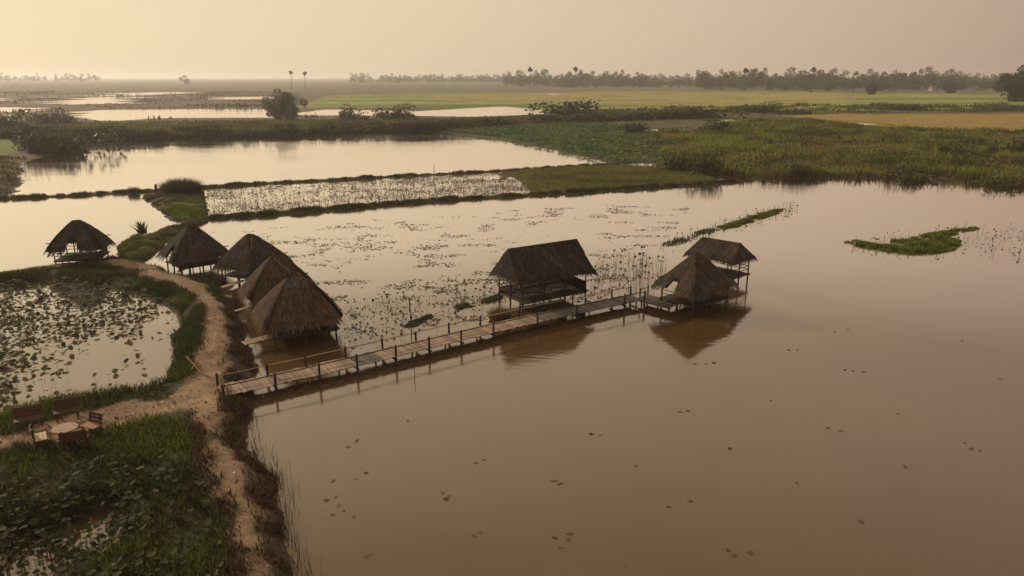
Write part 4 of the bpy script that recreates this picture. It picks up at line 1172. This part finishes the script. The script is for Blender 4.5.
cc = mixc((.09, .15, .06), (.14, .17, .055), sm(fbm(q[:, 0] / 14 + 4, q[:, 1] / 14), .4, .62))
stuff('lotus_field', discs(np.stack([q[:, 0], q[:, 1], .55 + .4 * RS.rand(len(q))], 1), .30, .4, cc, k=6, var=.4), M_LOTUS, 'green lotus field beyond the pointed end of the far pond', 'lotus field')
FARSC = GL([(300, 119.5), (430, 118), (560, 117.5), (700, 117), (780, 116), (900, 113.5), (1150, 113), (1150, 105.5), (800, 106), (560, 111), (545, 116), (470, 118), (300, 117.5)])
tall(FARSC, 26000, lambda x, y: .5 + 1.6 * sm(fbm(x / 14, y / 14), .5, .7), .6, lambda x, y: mixc((.095, .11, .035), (.06, .066, .028), sm(fbm(x / 20, y / 12), .42, .6)), 'field_scrub', 'low scrub between the golden field and the far green fields', lambda x, y: sm(fbm(x / 18 + 3, y / 10), .4, .58))
WETSC = GL([(-200, 122), (60, 122), (110, 121.5), (300, 118), (300, 92), (-300, 92)])
tall(WETSC, 24000, lambda x, y: .5 + 1.2 * sm(fbm(x / 25, y / 25), .5, .7), .8, (.085, .068, .048), 'marsh_scrub', 'brown scrub over the flooded fields on the left', lambda x, y: sm(fbm(x / 40 + 13, y / 25), .38, .58))

# shrubs and trees one can tell apart
def crown_mesh(name, rx, rz, n, leaf, base, seed, lobes=9, low=0.0, squash=.8):
    rs = np.random.RandomState(seed)
    L = rs.randn(lobes, 3) * np.array([rx * .45, rx * .45, rz * .30]); L[:, 2] += rz * (1.0 + low)
    r = (.30 + .30 * rs.rand(lobes)) * rx
    i = rs.randint(0, lobes, n)
    dv = rs.randn(n, 3); dv /= np.linalg.norm(dv, axis=1)[:, None]
    rad = r[i] * (.45 + .6 * rs.rand(n) ** .6)
    P_ = L[i] + dv * rad[:, None] * np.array([1, 1, squash])
    P_[:, 2] = np.maximum(P_[:, 2], .05)
    tone = (.7 + .6 * rs.rand(lobes))[i][:, None]
    v, f, c = cards(P_, leaf, np.array(base)[None] * tone, .4, .4, rs)
    me = np_mesh(name, v, f, c); me.materials.append(M_TREE); return me
def trunk_mesh(h, r, seed, limbs=5, spread=.3):
    rd = random.Random(seed); m = MB()
    st = random.getstate(); random.seed(seed)
    m.pole((0, 0, -.3), (rd.uniform(-.03, .03) * h, 0, h * .55), r, r * .6, 7, 4, r * .3)
    for q in range(limbs):
        a = q / limbs * 6.28 + rd.random(); z0_ = h * rd.uniform(.3, .55)
        m.pole((0, 0, z0_), (math.cos(a) * h * spread, math.sin(a) * h * spread, z0_ + h * rd.uniform(.25, .4)), r * .45, r * .15, 5, 3, r * .3)
    random.setstate(st)
    me = m.mesh('trunk', M_TRUNK); return me
# prototypes (20 m trees)
CRS = [crown_mesh('crown', 7.5, 9.5, 1500, 1.0, b, 100 + i, lobes=10 + i % 3, low=-.34 + .1 * (i % 2)) for i, b in enumerate([(.05, .06, .028), (.06, .068, .03), (.045, .055, .028), (.055, .06, .032), (.065, .07, .03), (.05, .06, .035)])]
CRD = [crown_mesh('crown', 7.5, 8.5, 9000, .85, b, 160 + i, lobes=34, low=-.32) for i, b in enumerate([(.04, .05, .024), (.17, .16, .115)])]  # second crown: leaves paled, so distance haze sits in their colour
TRS = [trunk_mesh(18, .4, 200 + i) for i in range(3)]
BUS = [crown_mesh('crown', 1.5, 1.0, 1100, .22, b, 300 + i, lobes=18, low=-.55) for i, b in enumerate([(.06, .07, .028), (.05, .055, .026), (.085, .09, .03)])]
BST = trunk_mesh(1.8, .06, 9, 5, .4)
def tree(label, x, y, height, width, kind, group, name='broadleaf_tree', dense=None):
    o = empty(name, (x, y, zat(x, y)), random.uniform(0, 6.28)); tag(o, label, 'tree', group)
    a = link('crown', CRS[kind % 6] if dense is None else CRD[dense], None, o); a.scale = (width / 16, width / 16, height / 15.6) if dense is None else (width / 19, width / 19, height / 12.6)
    b = link('trunk', TRS[kind % 3], None, o); b.scale = (height / 20,) * 3
def shrub(label, px, py, w, h_, kind, group='shrubs on the dikes and banks', name='shrub'):
    x, y = G(px, py, .3)
    o = empty(name, (x, y, max(zat(x, y), 0)), random.uniform(0, 6.28)); tag(o, label, 'shrub', group)
    a = link('crown', BUS[kind % 3], None, o); a.scale = (w / 2.9, w / 2.9, h_ / 1.35)
    b = link('stem', BST, None, o); b.scale = (w / 2.9, w / 2.9, h_ / 2.6)
shrub('rounded dark shrub at the far end of the left shore', 68, 150, 13, 4.5, 1)
shrub('dusky shrub left of the rounded one on the left shore', 47, 151, 9, 4.0, 1)
shrub('low shrub at the left edge of the far dike', 12, 129, 14, 4.5, 0)
shrub('low shrub on the far dike above the left shore', 55, 125, 12, 4, 1)
shrub('small round shrub on the dike under the lone grey tree', 353, 121, 9, 4.5, 0)
shrub('wide low shrub on the far dike in the middle', 395, 118, 16, 4, 0)
shrub('dark rounded shrub among the fields right of the middle', 567, 116, 20, 6, 1)
shrub('small dark shrub beside the pale puddle at the lotus field', 634, 134, 5, 3.2, 1)
shrub('dark green bush at the corner of the right shore', 706, 174, 4.2, 3.6, 1)
shrub('tawny green bush left of the dark one on the right shore', 682, 169, 5.2, 3.4, 2)
shrub('round tuft where the right shore meets the lotus field', 668, 164, 3.4, 3.0, 2)
shrub('dark shrub in the scrub near the golden field', 712, 131, 8, 3.0, 0)
shrub('low dark shrub by the narrow channel', 698, 117, 22, 4, 1)
shrub('low green bush on the right shore under the golden field', 960, 158, 7, 2.6, 0)
shrub('green bush in the right shore grass by the picture edge', 1010, 154, 8, 2.6, 0)
shrub('dark bush at the water line below the golden field', 912, 180, 5, 1.6, 2)
shrub('dark bush at the water line at the right edge', 1004, 184, 5, 1.5, 2)
shrub('lone dark bush in the far field below the right tree line', 760, 112, 18, 3.5, 0)
shrub('dark bush in the far field below the long tree line', 905, 110, 18, 3.0, 1)

def at(px, dist): return (px - 512) / FOC * (dist * math.cos(PITCH) + CAM_H * math.sin(PITCH)), dist
# lone trees
x, y = G(288, 116.5, .3); 
x1, y1 = at(288, 285); tree('lone hazy grey tree on the dike left of the middle', x1, y1, 9.5, 10, 3, 'lone trees', dense=1)
x1, y1 = at(277, 290); tree('low hazy tree touching the lone grey tree', x1, y1, 7.0, 9, 1, 'lone trees', dense=1)
x1, y1 = at(1023, 500); tree('big dark tree at the right edge of the fields', x1, y1, 23, 27, 2, 'lone trees', dense=0)
x1, y1 = at(1038, 510); tree('dark tree cut off by the right edge beside the big one', x1, y1, 20, 18, 0, 'lone trees', dense=0)
x1, y1 = at(872, 700); tree('small tree alone in the field before the right tree line', x1, y1, 11, 10, 2, 'lone trees', dense=0)
x1, y1 = at(951, 760); tree('round tree before the right end of the tree line', x1, y1, 12, 13, 4, 'lone trees', dense=0)
x1, y1 = at(188, 1500); tree('tiny lone tree on the left horizon', x1, y1, 20, 20, 1, 'lone trees')
# the tree line: (from px, to px, distance, top row range, step px, label)
ROWS = [(-40, 46, 2600, (72.8, 76), 8, 'faint hazy tree on the horizon at the far left corner'),
        (57, 96, 2500, (72.8, 76), 8, 'faint hazy tree in the small clump on the left horizon'),
        (352, 372, 2600, (72.5, 75), 9, 'hazy tree in the faint clump right of the two palms'),
        (382, 520, 2300, (72.6, 75.5), 6, 'hazy grey tree in the middle part of the tree line'),
        (352, 520, 2200, (76.5, 78), 7, 'low hazy tree in front of the middle tree line'),
        (505, 645, 1350, (70, 75), 7, 'grey tree in the tree line above the yellow field'),
        (640, 705, 1700, (73, 76), 7, 'faint tree in the dip of the tree line'),
        (560, 760, 1150, (77, 79.5), 11, 'low bushy tree in front of the tree line right of the middle'),
        (700, 775, 1050, (69, 74), 8, 'dusky tree in the dark clump of the tree line'),
        (770, 965, 1050, (69, 74.5), 8, 'dusky tree in the long right part of the tree line'),
        (770, 1010, 900, (76.5, 80), 12, 'low dark tree in front of the right tree line'),
        (930, 1080, 1400, (73, 76), 8, 'faint tree at the right end of the tree line'),
        (640, 1080, 2000, (73, 76), 12, 'pale tree showing behind the right tree line')]
kk = 0
for (a, b, dist, (t0, t1), st, lab) in ROWS:
    px = a
    while px < b:
        d = dist * random.uniform(.93, 1.1)
        top = random.uniform(t0, t1) + (1.5 if random.random() < .25 else 0)
        hgt = max(6.0, CAM_H + (HZ - top) / FOC * d)
        x1, y1 = at(px, d)
        tree(lab, x1, y1, hgt, min(hgt, 22) * random.uniform(.6, 1.3) * (1.4 if hgt < 15 else 1), kk, 'trees of the far tree line'); kk += 1
        px += st * random.uniform(.4, .8)
# sugar palms
def palm(label, px, top, dist):
    x, y = at(px, dist); hgt = CAM_H + (HZ - top) / FOC * dist
    o = empty('sugar_palm', (x, y, zat(x, y))); tag(o, label, 'palm tree', 'sugar palms above the horizon')
    MB().pole((0, 0, -.3), (.3, 0, hgt - 2.2), .34, .24, 8, 5, .12).build('trunk', M_TRUNK, o)
    rs = np.random.RandomState(int(px)); n = 30
    dv = rs.randn(n, 3); dv[:, 2] = dv[:, 2] * .9 + .25; dv /= np.linalg.norm(dv, axis=1)[:, None]; dv *= rs.uniform(.6, 1.25, (n, 1))
    V, F_, C = [], [], []
    cnt = 0
    for d in dv:
        c = np.array([.3, 0, hgt - 2.2]); e = c + d * 1.5
        s_ = np.cross(d, rs.randn(3)); s_ /= np.linalg.norm(s_)
        pts = [c, e] + [e + (d * math.cos(t) + s_ * math.sin(t)) * rs.uniform(1.2, 1.7) for t in np.linspace(-1.9, 1.9, 9)]
        V += pts; F_ += [(cnt + 1, cnt + 2 + q, cnt + 3 + q) for q in range(8)]
        F_.append((cnt, cnt + 5, cnt + 7))
        C += [np.array([.055, .06, .03]) * rs.uniform(.7, 1.3)] * len(pts); cnt += len(pts)
    link('fronds', np_mesh('fronds', np.array(V), np.array(F_), np.array(C)), M_TREE, o)
palm('left sugar palm of the pair on the horizon', 292, 71.5, 950)
palm('right sugar palm of the pair on the horizon', 305.5, 72.5, 1000)
palm('sugar palm rising from the grey tree line above the yellow field', 530, 69, 900)
palm('sugar palm with pointed crown at the middle of the tree line', 575, 68.5, 900)
palm('sugar palm at the right end of the dark clump', 744, 69.5, 800)
palm('sugar palm in the long right part of the tree line', 811, 69, 780)

# far houses showing as pale specks in the tree line
def house(label, px, dist, w, hgt, wallc):
    x, y = at(px, dist); o = empty('village_house', (x, y, .3), R(random.uniform(-25, 25))); tag(o, label, 'house', 'village houses in the tree line')
    wm, nt, b = new_mat('house_wall'); b.inputs['Base Color'].default_value = (*wallc, 1)
    MB().box((-w / 2, -3, -.3), (w / 2, 3, hgt)).build('wall', wm, o)
    m = MB(); e = .6
    m.v = [(-w / 2 - e, -3 - e, hgt), (w / 2 + e, -3 - e, hgt), (w / 2 + e, 3 + e, hgt), (-w / 2 - e, 3 + e, hgt), (-w / 2 - e, 0, hgt + 2.6), (w / 2 + e, 0, hgt + 2.6)]
    m.f = [(0, 1, 5, 4), (2, 3, 4, 5), (0, 4, 3), (1, 2, 5), (0, 3, 2, 1)]
    m.build('roof', M_TRUNK, o)
    for x0 in (-w / 4, w / 4):
        MB().box((x0 - .5, -3.05, 1.2), (x0 + .5, -2.98, 2.4)).build('window', M_POST, o)
house('pale house in the long right part of the tree line', 919, 880, 8, 4.5, (.32, .28, .25))
house('small pale house in the dark clump of the tree line', 716, 1020, 7, 4, (.28, .25, .22))
house('pale house near the right end of the tree line', 932, 890, 6, 4, (.3, .24, .2))

# ------------------------------------------------------------------ haze
hz = MB().box((-10600, -320, -1.8), (10600, 10600, 34))
m = bpy.data.materials.new('haze'); m.use_nodes = True; m.node_tree.nodes.clear()
ho = m.node_tree.nodes.new('ShaderNodeOutputMaterial'); hv = m.node_tree.nodes.new('ShaderNodeVolumePrincipled')
hv.inputs['Color'].default_value = (0.96, 0.97, 1.0, 1)
hv.inputs['Density'].default_value = 0.00023
hv.inputs['Anisotropy'].default_value = 0.45
m.node_tree.links.new(hv.outputs[0], ho.inputs['Volume'])
hz = hz.build('haze', m)
tag(hz, 'pale warm evening haze over the whole plain', 'haze', kind='stuff')
